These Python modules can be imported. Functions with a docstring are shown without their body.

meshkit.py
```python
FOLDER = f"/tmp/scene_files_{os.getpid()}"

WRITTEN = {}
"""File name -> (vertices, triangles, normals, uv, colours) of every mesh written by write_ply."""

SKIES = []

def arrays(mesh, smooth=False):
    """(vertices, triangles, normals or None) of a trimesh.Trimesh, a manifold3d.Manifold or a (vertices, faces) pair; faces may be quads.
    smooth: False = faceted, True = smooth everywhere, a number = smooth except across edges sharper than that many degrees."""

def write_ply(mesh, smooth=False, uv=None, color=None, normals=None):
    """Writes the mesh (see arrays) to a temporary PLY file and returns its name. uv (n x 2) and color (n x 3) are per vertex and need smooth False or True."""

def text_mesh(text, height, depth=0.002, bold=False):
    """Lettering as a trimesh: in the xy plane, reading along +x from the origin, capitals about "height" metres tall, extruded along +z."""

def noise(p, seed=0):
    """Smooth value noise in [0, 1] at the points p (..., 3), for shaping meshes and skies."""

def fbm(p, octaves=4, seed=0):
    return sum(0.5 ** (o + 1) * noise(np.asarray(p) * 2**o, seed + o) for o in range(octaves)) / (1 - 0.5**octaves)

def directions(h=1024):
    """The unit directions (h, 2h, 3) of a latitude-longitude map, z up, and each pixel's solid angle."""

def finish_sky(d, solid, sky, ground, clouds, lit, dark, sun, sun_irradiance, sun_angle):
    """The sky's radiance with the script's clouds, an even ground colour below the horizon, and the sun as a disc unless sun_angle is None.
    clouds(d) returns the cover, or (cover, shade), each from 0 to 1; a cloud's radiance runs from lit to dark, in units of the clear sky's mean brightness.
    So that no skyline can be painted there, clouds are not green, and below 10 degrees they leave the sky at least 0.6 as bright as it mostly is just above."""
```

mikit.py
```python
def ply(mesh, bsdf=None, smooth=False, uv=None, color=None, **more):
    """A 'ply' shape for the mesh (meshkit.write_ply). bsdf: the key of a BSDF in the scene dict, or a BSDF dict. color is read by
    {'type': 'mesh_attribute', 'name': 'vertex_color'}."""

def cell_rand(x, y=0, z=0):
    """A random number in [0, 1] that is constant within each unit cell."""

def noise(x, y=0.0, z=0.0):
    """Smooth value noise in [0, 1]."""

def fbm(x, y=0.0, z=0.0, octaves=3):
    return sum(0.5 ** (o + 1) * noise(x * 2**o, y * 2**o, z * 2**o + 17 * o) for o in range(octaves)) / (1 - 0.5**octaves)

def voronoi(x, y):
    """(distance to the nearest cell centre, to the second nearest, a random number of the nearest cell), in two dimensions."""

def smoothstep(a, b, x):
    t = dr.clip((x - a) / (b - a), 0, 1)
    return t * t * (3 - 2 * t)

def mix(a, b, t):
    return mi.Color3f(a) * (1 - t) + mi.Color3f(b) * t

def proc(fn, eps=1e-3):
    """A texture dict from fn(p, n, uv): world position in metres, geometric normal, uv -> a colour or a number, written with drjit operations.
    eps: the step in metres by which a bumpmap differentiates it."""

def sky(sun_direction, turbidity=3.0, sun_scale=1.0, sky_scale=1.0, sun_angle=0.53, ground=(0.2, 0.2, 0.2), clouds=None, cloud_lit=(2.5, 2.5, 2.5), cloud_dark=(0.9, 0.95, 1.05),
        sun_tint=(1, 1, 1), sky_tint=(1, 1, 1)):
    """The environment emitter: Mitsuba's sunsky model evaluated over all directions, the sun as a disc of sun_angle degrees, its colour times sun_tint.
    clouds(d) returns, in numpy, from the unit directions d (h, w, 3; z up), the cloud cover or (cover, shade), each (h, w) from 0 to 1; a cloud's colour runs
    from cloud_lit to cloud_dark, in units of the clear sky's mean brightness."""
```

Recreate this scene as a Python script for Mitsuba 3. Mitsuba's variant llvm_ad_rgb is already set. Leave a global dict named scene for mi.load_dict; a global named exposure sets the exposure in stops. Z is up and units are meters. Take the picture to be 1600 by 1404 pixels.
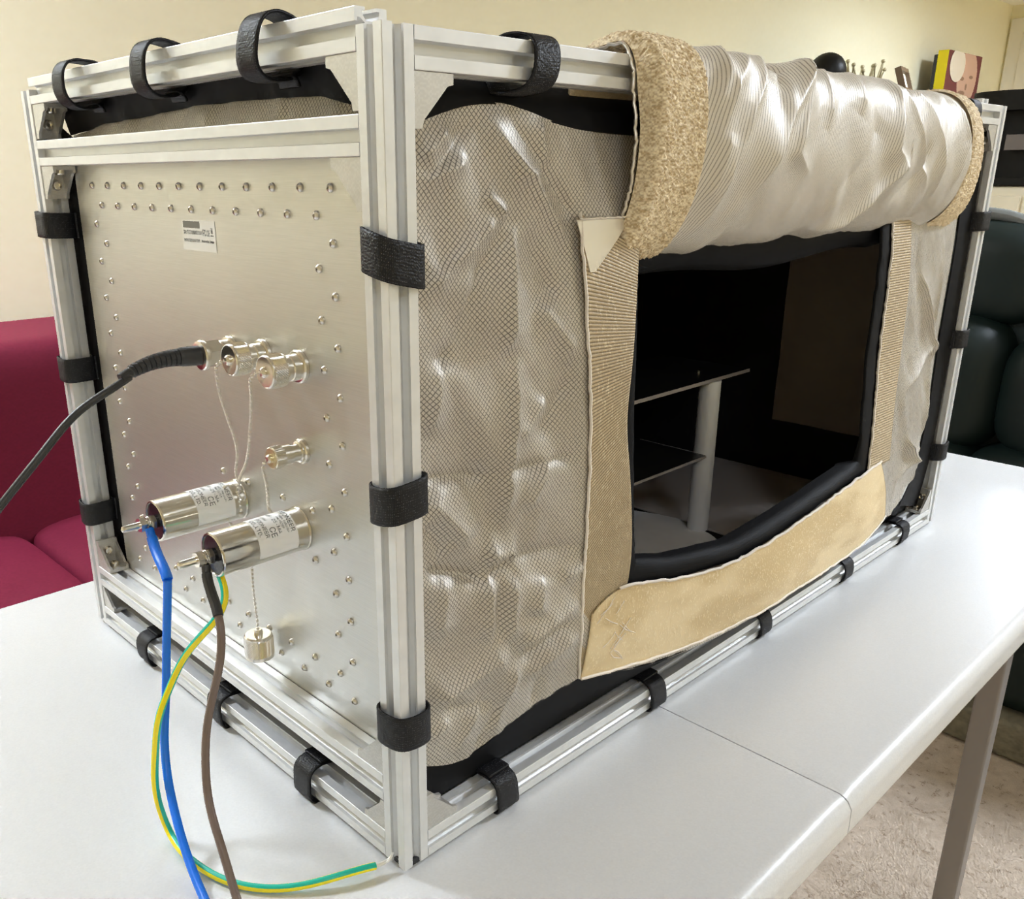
import math, random
import numpy as np, trimesh
import mitsuba as mi, drjit as dr
import mikit, meshkit
from mikit import proc, noise, fbm, voronoi, cell_rand, smoothstep, mix
from scipy.interpolate import RBFInterpolator, CubicSpline
from shapely.geometry import Polygon, Point, box as sbox
from shapely.ops import unary_union
from shapely import prepare, contains_xy

T = mi.ScalarTransform4f
scene, labels = {}, {}
rng = np.random.default_rng(7)

# ------------------------------------------------------------------ camera, lights, exposure
exposure = 0.55
RIGHT = np.array([0.73018054, -0.68323069, -0.00567383])
DOWN = np.array([-0.22523621, -0.23285732, -0.94606877])
FWD = np.array([0.64506203, 0.69207896, -0.32391617])
CAM = np.array([-0.2914, -0.3591, 0.4250])
m = np.eye(4)
m[:3, 0], m[:3, 1], m[:3, 2], m[:3, 3] = -RIGHT, -DOWN, FWD, CAM
scene['camera'] = {'type': 'perspective', 'fov': 59.83, 'fov_axis': 'x', 'to_world': T(m), 'near_clip': 0.02, 'far_clip': 50.0,
                   'principal_point_offset_x': -(706.14 - 800) / 1600, 'principal_point_offset_y': -(749.08 - 702) / 1404}
CEIL, FLOOR = 1.46, -0.743
LAMPS = [  # x, y, half size x, half size y, radiance
    (-0.60, 1.52, .17, .17, 84.0), (2.2, -0.85, .17, .17, 135.0), (4.7, 0.55, .17, .17, 92.0),
    (-0.9, -1.5, .17, .17, 20.0), (1.5, -2.6, .17, .17, 30.0), (4.6, -2.0, .17, .17, 36.0)]
LAMP_TINT = np.array([0.905, 1.0, 1.13])

# ------------------------------------------------------------------ helpers
def key_of(name):
    if name not in scene and name not in labels:
        return name
    n = 1
    while f'{name}_{n:03d}' in scene or f'{name}_{n:03d}' in labels:
        n += 1
    return f'{name}_{n:03d}'

def thing(name, label, cat, group=None):
    k = key_of(name)
    labels[k] = {'label': label, 'category': cat}
    if group: labels[k]['group'] = group
    return k

def sub(parent, name):
    return key_of(f'{parent}__{name}') if parent else key_of(name)

def put(name, mesh, mat, parent=None, smooth=False, label=None, cat=None, group=None, kind=None, M=None, uv=None, **more):
    k = sub(parent, name)
    d = mesh if isinstance(mesh, dict) else mikit.ply(mesh, mat, smooth, uv=uv, **more)
    if M is not None:
        d = {**d, 'to_world': T(np.asarray(M, float))}
    scene[k] = d
    info = {}
    if label: info['label'] = label
    if cat: info['category'] = cat
    if group: info['group'] = group
    if kind: info['kind'] = kind
    if info: labels[k] = {**labels.get(k, {}), **info}
    return k

def cat_(ms): return trimesh.util.concatenate(ms)

def bx(x0, x1, y0, y1, z0, z1):
    return trimesh.creation.box(bounds=[[x0, y0, z0], [x1, y1, z1]])

def rbox(x0, x1, y0, y1, z0, z1, r=.002, sub_=1):
    s = trimesh.creation.icosphere(subdivisions=sub_, radius=r)
    pts = [s.vertices + np.array([x, y, z]) for x in (x0 + r, x1 - r) for y in (y0 + r, y1 - r) for z in (z0 + r, z1 - r)]
    return trimesh.convex.convex_hull(np.vstack(pts))

def frame(o, u, v, w):
    M = np.eye(4); M[:3, 0], M[:3, 1], M[:3, 2], M[:3, 3] = u, v, w, o
    return M

def moved(mesh, M):
    q = mesh.copy(); q.apply_transform(M)
    return q

X, Y, Z = np.eye(3)

def lathe(profile, n=32, mod=None):
    """profile [(r, h)] about local z; mod(i, theta) scales r."""
    th = np.arange(n) * 2 * np.pi / n
    V, F = [], []
    for i, (r, h) in enumerate(profile):
        rr = r * (mod(i, th) if mod else np.ones(n))
        V.append(np.stack([rr * np.cos(th), rr * np.sin(th), np.full(n, h)], 1))
    for i in range(len(profile) - 1):
        a, b = i * n, (i + 1) * n
        for j in range(n):
            k = (j + 1) % n
            F += [[a + j, a + k, b + k], [a + j, b + k, b + j]]
    V = np.vstack(V)
    c0, c1 = len(V), len(V) + 1
    V = np.vstack([V, [[0, 0, profile[0][1]], [0, 0, profile[-1][1]]]])
    e = (len(profile) - 1) * n
    for j in range(n):
        k = (j + 1) % n
        F += [[c0, k, j], [c1, e + j, e + k]]
    return trimesh.Trimesh(V, F, process=False)

def spline(pts, n):
    pts = np.asarray(pts, float)
    s = np.r_[0, np.cumsum(np.linalg.norm(np.diff(pts, axis=0), axis=1))]
    return CubicSpline(s, pts)(np.linspace(0, s[-1], n))

def tube(pts, r, n=14, twist=0.0):
    """closed tube along points -> (mesh, uv): u runs around, v metres along."""
    pts = np.asarray(pts, float)
    r = np.broadcast_to(r, len(pts))
    t = np.gradient(pts, axis=0); t /= np.linalg.norm(t, axis=1, keepdims=True)
    a = np.cross(t[0], [0.3, 0.2, 0.93]); a /= np.linalg.norm(a)
    s = np.r_[0, np.cumsum(np.linalg.norm(np.diff(pts, axis=0), axis=1))]
    V, UV = [], []
    th = np.linspace(0, 2 * np.pi, n + 1)
    for i in range(len(pts)):
        a = a - t[i] * (a @ t[i]); a /= np.linalg.norm(a)
        b = np.cross(t[i], a)
        q = th + twist * s[i]
        V.append(pts[i] + r[i] * (np.cos(q)[:, None] * a + np.sin(q)[:, None] * b))
        UV.append(np.stack([th / (2 * np.pi), np.full(n + 1, s[i])], 1))
    F = []
    for i in range(len(pts) - 1):
        for j in range(n):
            p, q2 = i * (n + 1) + j, (i + 1) * (n + 1) + j
            F += [[p, p + 1, q2 + 1], [p, q2 + 1, q2]]
    V, UV = np.vstack(V), np.vstack(UV)
    c = len(V)
    V = np.vstack([V, pts[0], pts[-1]]); UV = np.vstack([UV, [0, 0], [0, s[-1]]])
    e = (len(pts) - 1) * (n + 1)
    for j in range(n):
        F += [[c, j + 1, j], [c + 1, e + j, e + j + 1]]
    return trimesh.Trimesh(V, F, process=False), UV

def sheet(grid, thick=0.0, hole=None):
    """grid (a, b, 3) -> mesh, uv; with thick > 0 a closed slab (offset along its normals)."""
    a, b = grid.shape[:2]
    idx = np.arange(a * b).reshape(a, b)
    q = np.stack([idx[:-1, :-1], idx[1:, :-1], idx[1:, 1:], idx[:-1, 1:]], -1).reshape(-1, 4)
    if hole is not None:
        q = q[~hole[:-1, :-1].reshape(-1)]
    F = np.vstack([q[:, [0, 1, 2]], q[:, [0, 2, 3]]])
    V = grid.reshape(-1, 3)
    if not thick:
        return trimesh.Trimesh(V, F, process=False)
    gu, gv = np.gradient(grid, axis=0), np.gradient(grid, axis=1)
    nn = np.cross(gu, gv); nn /= np.maximum(np.linalg.norm(nn, axis=-1, keepdims=True), 1e-12)
    V2 = (grid - nn * thick).reshape(-1, 3)
    n = a * b
    F2 = F[:, ::-1] + n
    rim = np.r_[idx[0, :], idx[1:, -1], idx[-1, -2::-1], idx[-2:0:-1, 0]]
    R = []
    for i in range(len(rim)):
        p, s = rim[i], rim[(i + 1) % len(rim)]
        R += [[p, s, s + n], [p, s + n, p + n]]
    mesh = trimesh.Trimesh(np.vstack([V, V2]), np.vstack([F, F2, np.array(R)]), process=False)
    return mesh

def resample(poly, n):
    poly = np.asarray(poly, float)
    s = np.r_[0, np.cumsum(np.linalg.norm(np.diff(poly, axis=0), axis=1))]
    q = np.linspace(0, s[-1], n)
    return np.stack([np.interp(q, s, poly[:, i]) for i in range(poly.shape[1])], 1)

def smooth_line(poly, n):
    return spline(poly, n)

# ------------------------------------------------------------------ materials
def rgb(*c): return {'type': 'rgb', 'value': [float(v) for v in c]}

def pr(name, color, rough=.5, metal=0.0, spec=.5, **k):
    c = color if isinstance(color, dict) else rgb(*color)
    scene[name] = {'type': 'twosided', 'b': {'type': 'principled', 'base_color': c, 'roughness': rough, 'metallic': metal, 'specular': spec, **k}}
    return name

def bump(name, color, fn, height, rough=.5, metal=0.0, spec=.5, eps=4e-4, **k):
    c = color if isinstance(color, dict) else rgb(*color)
    scene[name] = {'type': 'twosided', 'b': {'type': 'bumpmap', 'arbitrary': proc(fn, eps), 'scale': height,
                   'bsdf': {'type': 'principled', 'base_color': c, 'roughness': rough, 'metallic': metal, 'specular': spec, **k}}}
    return name

def f_alu(p, n, uv):
    v = fbm(p.x * 90, p.y * 90, p.z * 90, 3)
    return mix((.66, .665, .66), (.75, .755, .75), v)
pr('m_alu', proc(f_alu), .42, .5)
def f_cast(p, n, uv):
    v = noise(p.x * 900, p.y * 900, p.z * 900)
    w = fbm(p.x * 120, p.y * 120, p.z * 120, 3)
    return mix((.50, .485, .455), (.62, .605, .57), .6 * w + .4 * smoothstep(.35, .8, v))
pr('m_cast', proc(f_cast), .42, .7)
def f_plate(p, n, uv):
    g = noise(p.y * 70, p.z * 2600, p.x * 10)
    g2 = fbm(p.y * 9, p.z * 9, 0.0, 3)
    return mix((.60, .595, .565), (.70, .69, .66), .55 * g + .45 * g2)
pr('m_plate', proc(f_plate), .42, .93, anisotropic=.2)
pr('m_nickel', (.80, .76, .68), .13, 1.0)
pr('m_steel', (.74, .71, .66), .22, 1.0)
pr('m_can', (.72, .68, .60), .13, 1.0)
pr('m_brass_face', (.78, .70, .44), .30, .9)
pr('m_black_plastic', (.018, .018, .02), .35)
pr('m_rubber', (.022, .022, .024), .45)
pr('m_epoxy', (.010, .010, .012), .16, 0, .35)
pr('m_white_sticker', (.86, .86, .85), .5)
pr('m_print', (.07, .07, .07), .6)
pr('m_print_grey', (.15, .145, .12), .6)
pr('m_plate_sticker', (.70, .69, .64), .45)
pr('m_blue', (.005, .16, .78), .35)
def f_earth(p, n, uv):
    k = .5 + .5 * dr.sin(uv.x * 4 * math.pi)
    return mix((.01, .46, .33), (.93, .78, .01), smoothstep(.44, .56, k))
pr('m_earth', proc(f_earth), .3)
def f_brown(p, n, uv):
    on = (noise(uv.y * 900, 3.0) > .52) & (dr.abs(uv.x - .30) < .035) & (noise(uv.y * 60, 9.0) > .35)
    return dr.select(on, mi.Color3f(.62, .58, .55), mi.Color3f(.16, .115, .098))
pr('m_brown', proc(f_brown), .38)
pr('m_tin', (.85, .84, .80), .3, .6)

def f_fab(p, n, uv):
    a = uv.x / .0029 + uv.y / .0035; b = uv.x / .0029 - uv.y / .0035
    la = smoothstep(.36, .46, dr.abs(a - dr.floor(a) - .5)); lb = smoothstep(.36, .46, dr.abs(b - dr.floor(b) - .5))
    k = dr.maximum(la, lb)
    w = fbm(uv.x * 30, uv.y * 30, 0.0, 3)
    return mix(mix((.54, .495, .43), (.66, .615, .545), w), (.08, .066, .052), k * .92)
pr('m_fabric', proc(f_fab), .47, .34, .4)
def f_flap(p, n, uv):
    a = (uv.x + uv.y * .35) / .0026
    la = smoothstep(.25, .48, dr.abs(a - dr.floor(a) - .5))
    w = fbm(uv.x * 30, uv.y * 30, 0.0, 3)
    return mix(mix((.66, .62, .55), (.74, .70, .63), w), (.24, .205, .16), la * .75)
pr('m_flap', proc(f_flap), .5, .30, .3)
pr('m_silver_seam', (.74, .70, .63), .35, .6)
def f_lin(p, n, uv):
    return mix((.010, .0095, .009), (.018, .017, .016), fbm(p.x * 40, p.y * 40, p.z * 40, 2))
pr('m_lining', proc(f_lin), .62, 0.0, .3)
pr('m_lining_brown', (.36, .30, .26), .55, 0.0, .4)
pr('m_mat', (.42, .37, .33), .7, 0.0, .3)
def f_web(p, n, uv): return noise(p.x * 1500, p.y * 1500, p.z * 1500)
bump('m_webbing', (.0055, .0055, .0065), f_web, .0003, .6, 0, .12)
def f_strapc(p, n, uv):
    a = dr.sin(uv.x / .0016 * math.pi) * dr.sin(uv.y / .0011 * math.pi)
    v = noise(p.x * 1700, p.y * 1700, p.z * 1700)
    return mix((.006, .006, .0075), (.11, .11, .12), smoothstep(.60, .95, .55 * v + .45 * dr.abs(a)))
def f_straph(p, n, uv):
    return noise(p.x * 1100, p.y * 1100, p.z * 1100) + .4 * dr.abs(dr.sin(uv.x / .0016 * math.pi) * dr.sin(uv.y / .0011 * math.pi))
bump('m_strap', proc(f_strapc), f_straph, .0005, .5, 0, .3)
def f_hook(p, n, uv):
    a = uv.y / .0026
    l = smoothstep(.18, .42, dr.abs(a - dr.floor(a) - .5))
    b = noise(uv.x / .0011, uv.y / .0026)
    w = fbm(uv.x * 25, uv.y * 25, 0.0, 3)
    c = mix((.46, .36, .22), (.56, .45, .29), w)
    return mix(mix(c, (.70, .60, .42), smoothstep(.6, .9, b)), (.17, .12, .065), l * .8)
def f_hookh(p, n, uv):
    a = uv.y / .0026
    return 1 - smoothstep(.15, .45, dr.abs(a - dr.floor(a) - .5)) + .5 * noise(uv.x / .0011, uv.y / .0013)
bump('m_hook', proc(f_hook), f_hookh, .0004, .55, .1, .5)
def f_hookb(p, n, uv):
    b = noise(uv.x / .0016, uv.y / .0009)
    w = fbm(uv.x * 40, uv.y * 20, 0.0, 3)
    c = mix((.60, .46, .25), (.74, .60, .37), smoothstep(.3, .7, w))
    return mix(c, (.86, .74, .52), smoothstep(.62, .95, b) * .6)
bump('m_hook_wide', proc(f_hookb), lambda p, n, uv: noise(uv.x / .0016, uv.y / .0009), .0003, .55, 0, .5)
def f_loop(p, n, uv):
    v = noise(p.x * 900, p.y * 900, p.z * 900); w = noise(p.x * 380, p.y * 380, p.z * 380)
    return mix((.47, .35, .20), (.90, .79, .58), smoothstep(.2, .8, .6 * v + .4 * w))
pr('m_loop', proc(f_loop), .8, 0, .2, sheen=.6)
pr('m_stitch', (.72, .66, .58), .6)
pr('m_white_plastic', (.72, .72, .71), .42)
def f_foam(p, n, uv): return mix((.60, .585, .56), (.72, .70, .68), fbm(p.x * 60, p.y * 60, p.z * 60, 3))
pr('m_foam', proc(f_foam), .8)
pr('m_black_acrylic', (.01, .01, .01), .25)
pr('m_acrylic_edge', (.30, .27, .25), .3)

def f_table(p, n, uv):
    v = noise(p.x * 900, p.y * 900, p.z * 900)
    return mix((.60, .605, .605), (.65, .655, .655), v)
pr('m_table', proc(f_table), .34, 0, .5)
pr('m_table_edge', (.60, .60, .59), .4, .2)
pr('m_leg', (.26, .24, .23), .42, .3)
def f_wall(p, n, uv):
    v = fbm(p.x * 60, p.y * 60, p.z * 60, 3)
    return mix((.90, .845, .62), (.92, .87, .655), v)
pr('m_wall', proc(f_wall), .75, 0, .25)
pr('m_ceiling', (.80, .78, .72), .9, 0, .2)
def f_carpet(p, n, uv):
    v = noise(p.x * 110, p.y * 110, 0.0); w = noise(p.x * 60, p.y * 60, 5.0); u = fbm(p.x * 500, p.y * 500, 0.0, 2)
    c = mix((.40, .325, .25), (.56, .475, .39), .5 * u + .5 * w)
    return mix(c, (.24, .17, .12), smoothstep(.66, .9, v) * smoothstep(.35, .65, u) * .7)
bump('m_carpet', proc(f_carpet), lambda p, n, uv: noise(p.x * 420, p.y * 420, 0.0), .003, .95, 0, .1)
pr('m_door', (.80, .75, .64), .5)
pr('m_trim', (.82, .78, .68), .5)
def f_red(p, n, uv): return mix((.135, .0085, .027), (.165, .011, .036), fbm(p.x * 260, p.y * 260, p.z * 260, 2))
pr('m_red', proc(f_red), .75, 0, .25, sheen=.3)
pr('m_green', (.0055, .0120, .0110), .5, 0, .28)
pr('m_green_grey', (.16, .17, .165), .4)
def f_fringe(p, n, uv):
    a = fbm(p.y * 60, p.z * 90, p.x * 20, 3)
    return mix((.07, .065, .045), (.24, .22, .16), a)
pr('m_fringe', proc(f_fringe), .8)
pr('m_black_wood', (.004, .0038, .0036), .45, 0, .25)
pr('m_grey_shelf', (.15, .13, .125), .5)
pr('m_cream_wood', (.80, .74, .59), .5)
pr('m_yellow', (.72, .58, .005), .5)
pr('m_maroon', (.16, .035, .035), .6)
pr('m_skin', (.62, .38, .27), .6)
pr('m_skin_dark', (.30, .17, .11), .6)
pr('m_oval', (.76, .66, .53), .6)
pr('m_gold_wire', (.50, .44, .28), .45, .3)
pr('m_frame_wood', (.15, .10, .06), .5)
pr('m_picture', (.75, .73, .62), .6)
pr('m_dark_gap', (.01, .01, .01), .8)

# ------------------------------------------------------------------ room
XL, XR, YF, YB = -2.8, 6.9, -3.6, 1.9
def struct(name, mesh, mat, parent=None, **k):
    return put(name, mesh, mat, parent, kind=None if parent else 'structure', **k)
struct('floor', bx(XL, XR, YF, YB, FLOOR - .05, FLOOR), 'm_carpet', label='beige carpet with brown flecks')
struct('ceiling', bx(XL, XR, YF, YB, CEIL, CEIL + .05), 'm_ceiling', label='plain off-white ceiling')
struct('wall_back', bx(XL, XR, YB, YB + .1, FLOOR, CEIL), 'm_wall', label='pale yellow painted wall behind the sofa')
struct('wall_right', bx(XR, XR + .1, YF, YB, FLOOR, CEIL), 'm_wall', label='yellow end wall with the cream door')
struct('wall_left', bx(XL - .1, XL, YF, YB, FLOOR, CEIL), 'm_wall')
struct('wall_front', bx(XL, XR, YF - .1, YF, FLOOR, CEIL), 'm_wall')
d = struct('door_1', bx(XR - .045, XR - .003, 1.00, 1.80, FLOOR + .004, FLOOR + 2.02), 'm_door', label='cream panelled door at the far right corner')
for zz in ((-.60, -.05), (.10, .62), (.72, 1.20)):
    for yy in ((1.07, 1.36), (1.44, 1.73)):
        struct('door_panel', rbox(XR - .055, XR - .044, yy[0], yy[1], zz[0], zz[1], .005), 'm_door', d)
struct('door_handle', lathe([(.001, 0), (.028, 0), (.028, .006), (.012, .01), (.012, .035), (.026, .045), (.026, .06), (.01, .068)], 16), 'm_nickel', d, M=frame((XR - .047, 1.08, .26), Y, Z, -X) @ np.diag([1, 1, 1, 1]), smooth=30)
for i, (y0, y1, z1) in enumerate(((1.80, 1.885, FLOOR + 2.12), (.915, 1.0, FLOOR + 2.12))):
    struct(f'trim_{i+1}', rbox(XR - .03, XR - .002, y0, y1, FLOOR, z1, .005), 'm_trim')
struct('trim_3', rbox(XR - .03, XR - .002, .915, 1.885, FLOOR + 2.03, FLOOR + 2.12, .005), 'm_trim')
struct('baseboard_back', bx(XL, XR, YB - .014, YB, FLOOR, FLOOR + .09), 'm_trim')

LAMP_WHERE = ('left end of the yellow back wall', 'front of the table', 'far right corner by the cream door', 'near left corner', 'middle of the near wall', 'near right corner')
for (x, y, hx, hy, L), where in zip(LAMPS, LAMP_WHERE):
    t = thing('ceiling_light', f'square recessed ceiling light panel above the {where}', 'ceiling light', 'recessed ceiling light panels')
    fr = cat_([bx(x - hx - .03, x + hx + .03, y - hy - .03, y - hy, CEIL - .02, CEIL - .001), bx(x - hx - .03, x + hx + .03, y + hy, y + hy + .03, CEIL - .02, CEIL - .001),
               bx(x - hx - .03, x - hx, y - hy, y + hy, CEIL - .02, CEIL - .001), bx(x + hx, x + hx + .03, y - hy, y + hy, CEIL - .02, CEIL - .001)])
    put('frame', fr, 'm_ceiling', t)
    q = trimesh.Trimesh([[x - hx, y - hy, CEIL - .012], [x + hx, y - hy, CEIL - .012], [x + hx, y + hy, CEIL - .012], [x - hx, y + hy, CEIL - .012]], [[0, 2, 1], [0, 3, 2]], process=False)
    put('diffuser', q, 'm_white_sticker', t, emitter={'type': 'area', 'radiance': rgb(*(L * LAMP_TINT))})

# ------------------------------------------------------------------ folding table
TZ = -.004
TX0, TXS, TX1, TY0, TY1 = -.677, .2837, 1.244, -.1665, .592
tb = thing('folding_table', 'white laminate folding table with a centre seam under the metal framed enclosure', 'table')
def top_half(x0, x1):
    sp = trimesh.creation.icosphere(subdivisions=2, radius=.013)
    pts = [sp.vertices + [x, y, z] for x in (x0 + .0135, x1 - .0135) for y in (TY0 + .013, TY1 - .013) for z in (TZ - .013, TZ - .027)]
    h = trimesh.convex.convex_hull(np.vstack(pts))
    # the seam side stays square
    s = TXS
    h2 = h.copy(); v = h2.vertices.copy()
    if abs(x1 - s) < .01:
        k = v[:, 0] > x1 - .014; v[k, 0] = np.where(v[k, 0] > x1 - .0135, x1 - .0006, v[k, 0])
    else:
        k = v[:, 0] < x0 + .014; v[k, 0] = np.where(v[k, 0] < x0 + .0135, x0 + .0006, v[k, 0])
    return trimesh.convex.convex_hull(v)
put('tabletop_half', top_half(TX0, TXS), 'm_table', tb, smooth=25)
put('tabletop_half', top_half(TXS, TX1), 'm_table', tb, smooth=25)
put('seam_strip', bx(TXS - .003, TXS + .003, TY0 + .006, TY1 - .006, TZ - .03, TZ - .003), 'm_dark_gap', tb)
for x in (1.085, -.52):
    for y in (-.062, .49):
        put('leg', rbox(x - .016, x + .016, y - .016, y + .016, FLOOR + .001, TZ - .035, .004), 'm_leg', tb, smooth=25)
    put('leg_rail', rbox(x - .014, x + .014, -.045, .474, TZ - .075, TZ - .045, .004), 'm_leg', tb, smooth=25)
hp, _ = tube(spline([(.93, -.128, TZ - .040), (.94, -.13, TZ - .075), (1.0, -.13, TZ - .088), (1.06, -.128, TZ - .075), (1.07, -.128, TZ - .04)], 24), .009, 10)
put('carry_handle', hp, 'm_black_plastic', tb, smooth=True, label='black handle under the table edge')

# ------------------------------------------------------------------ background furniture
def cushion(x0, x1, y0, y1, z0, z1, r, p=2.6, n=28):
    """A pillow-like superellipsoid filling the box."""
    s = trimesh.creation.icosphere(subdivisions=4).vertices
    e = 2.0 / p / 1.0
    u = np.sign(s) * np.abs(s) ** (1 / r)
    u /= np.max(np.abs(u), axis=1, keepdims=True) ** (1 - 1e-9)
    k = np.sum(np.abs(u) ** (2 * r), axis=1, keepdims=True) ** (1 / (2 * r))
    u = u / k
    c = np.array([(x0 + x1) / 2, (y0 + y1) / 2, (z0 + z1) / 2]); h = np.array([x1 - x0, y1 - y0, z1 - z0]) / 2
    f = trimesh.creation.icosphere(subdivisions=4).faces
    return trimesh.Trimesh(u * h + c, f, process=False)

so = thing('red_sofa', 'burgundy fabric sofa standing against the yellow wall behind the table', 'sofa')
put('backrest', cushion(-.80, 1.25, 1.50, 1.86, -.55, .118, 5), 'm_red', so, smooth=True)
put('base', rbox(-.80, 1.25, .98, 1.80, FLOOR + .002, -.42, .03, 2), 'm_red', so, smooth=40)
for i, (a, b) in enumerate(((-.78, .235), (.235, 1.22))):
    put('seat_cushion', cushion(a, b, .96, 1.58, -.46, -.26, 4), 'm_red', so, smooth=True)
for a, b in ((-1.0, -.75), (1.2, 1.40)):
    put('armrest', cushion(a, b, .97, 1.84, FLOOR + .002, -.10, 5), 'm_red', so, smooth=True)

gs = thing('green_sofa', 'dark green tufted leather sofa with a fringed base beyond the right table end', 'sofa')
put('base', rbox(1.66, 2.42, -.9, .95, -.66, -.20, .05, 2), 'm_green', gs, smooth=40)
put('back_frame', rbox(1.78, 2.05, -.42, .92, -.30, .20, .04, 2), 'm_green', gs, smooth=40)
put('fringe', rbox(1.625, 2.44, -.93, .98, FLOOR + .002, -.655, .012), 'm_fringe', gs, smooth=30, label='olive fringed skirt along the floor')
lump = [(1.72, 2.02, .115, .52, .12, .335), (1.72, 2.02, .49, .93, .12, .335), (1.72, 2.02, -.40, .125, .10, .30),
        (1.67, 1.99, .165, .56, -.15, .16), (1.67, 1.99, .53, .93, -.15, .16), (1.67, 1.99, -.44, .19, -.15, .14),
        (1.64, 1.92, -.20, .22, -.36, -.10), (1.64, 1.92, .18, .56, -.36, -.10), (1.64, 1.92, .52, .92, -.36, -.10), (1.64, 1.92, -.6, -.16, -.36, -.10)]
for q in lump:
    put('back_cushion', cushion(*q, 1.9), 'm_green', gs, smooth=True)
put('piping', tube(spline([(1.80, .40, .335), (1.80, .30, .345), (1.79, .19, .325), (1.78, .125, .27), (1.77, .10, .18)], 30), .012, 10)[0], 'm_green_grey', gs, smooth=True, label='grey worn piping along the top edge')

cb = thing('cream_cabinet', 'cream panelled cabinet below the black shelf unit', 'cabinet')
put('carcass', rbox(4.02, 4.55, -.3, 1.10, FLOOR + .001, .368, .006), 'm_cream_wood', cb, smooth=30)
for a, b in ((.84, .985), (.60, .83), (.36, .59)):
    put('side_panel', rbox(4.008, 4.024, a, b, -.6, .33, .004), 'm_cream_wood', cb, smooth=30)
su = thing('black_shelf_unit', 'black shelf unit with a rounded top and a grey shelf board at the right edge', 'shelf unit')
def slab(z0, z1, over):
    pg = Polygon([(4.0 - over, -.3), (4.5, -.3), (4.5, 1.12)] + [(4.0 - over + .16 - .16 * math.cos(a), .96 + .16 * math.sin(a)) for a in np.linspace(math.pi / 2, 0, 12)])
    q = trimesh.creation.extrude_polygon(pg, z1 - z0, engine='earcut'); q.apply_translation([0, 0, z0]); return q
put('top_board', slab(.66, .735, .0), 'm_black_wood', su, smooth=30)
put('back_box', bx(4.10, 4.5, -.28, 1.0, .40, .66), 'm_black_wood', su)
put('shelf_board', bx(4.02, 4.12, -.28, .935, .508, .567), 'm_grey_shelf', su, label='grey shelf board')
put('bottom_board', slab(.370, .40, -.005), 'm_black_wood', su, smooth=30)
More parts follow.
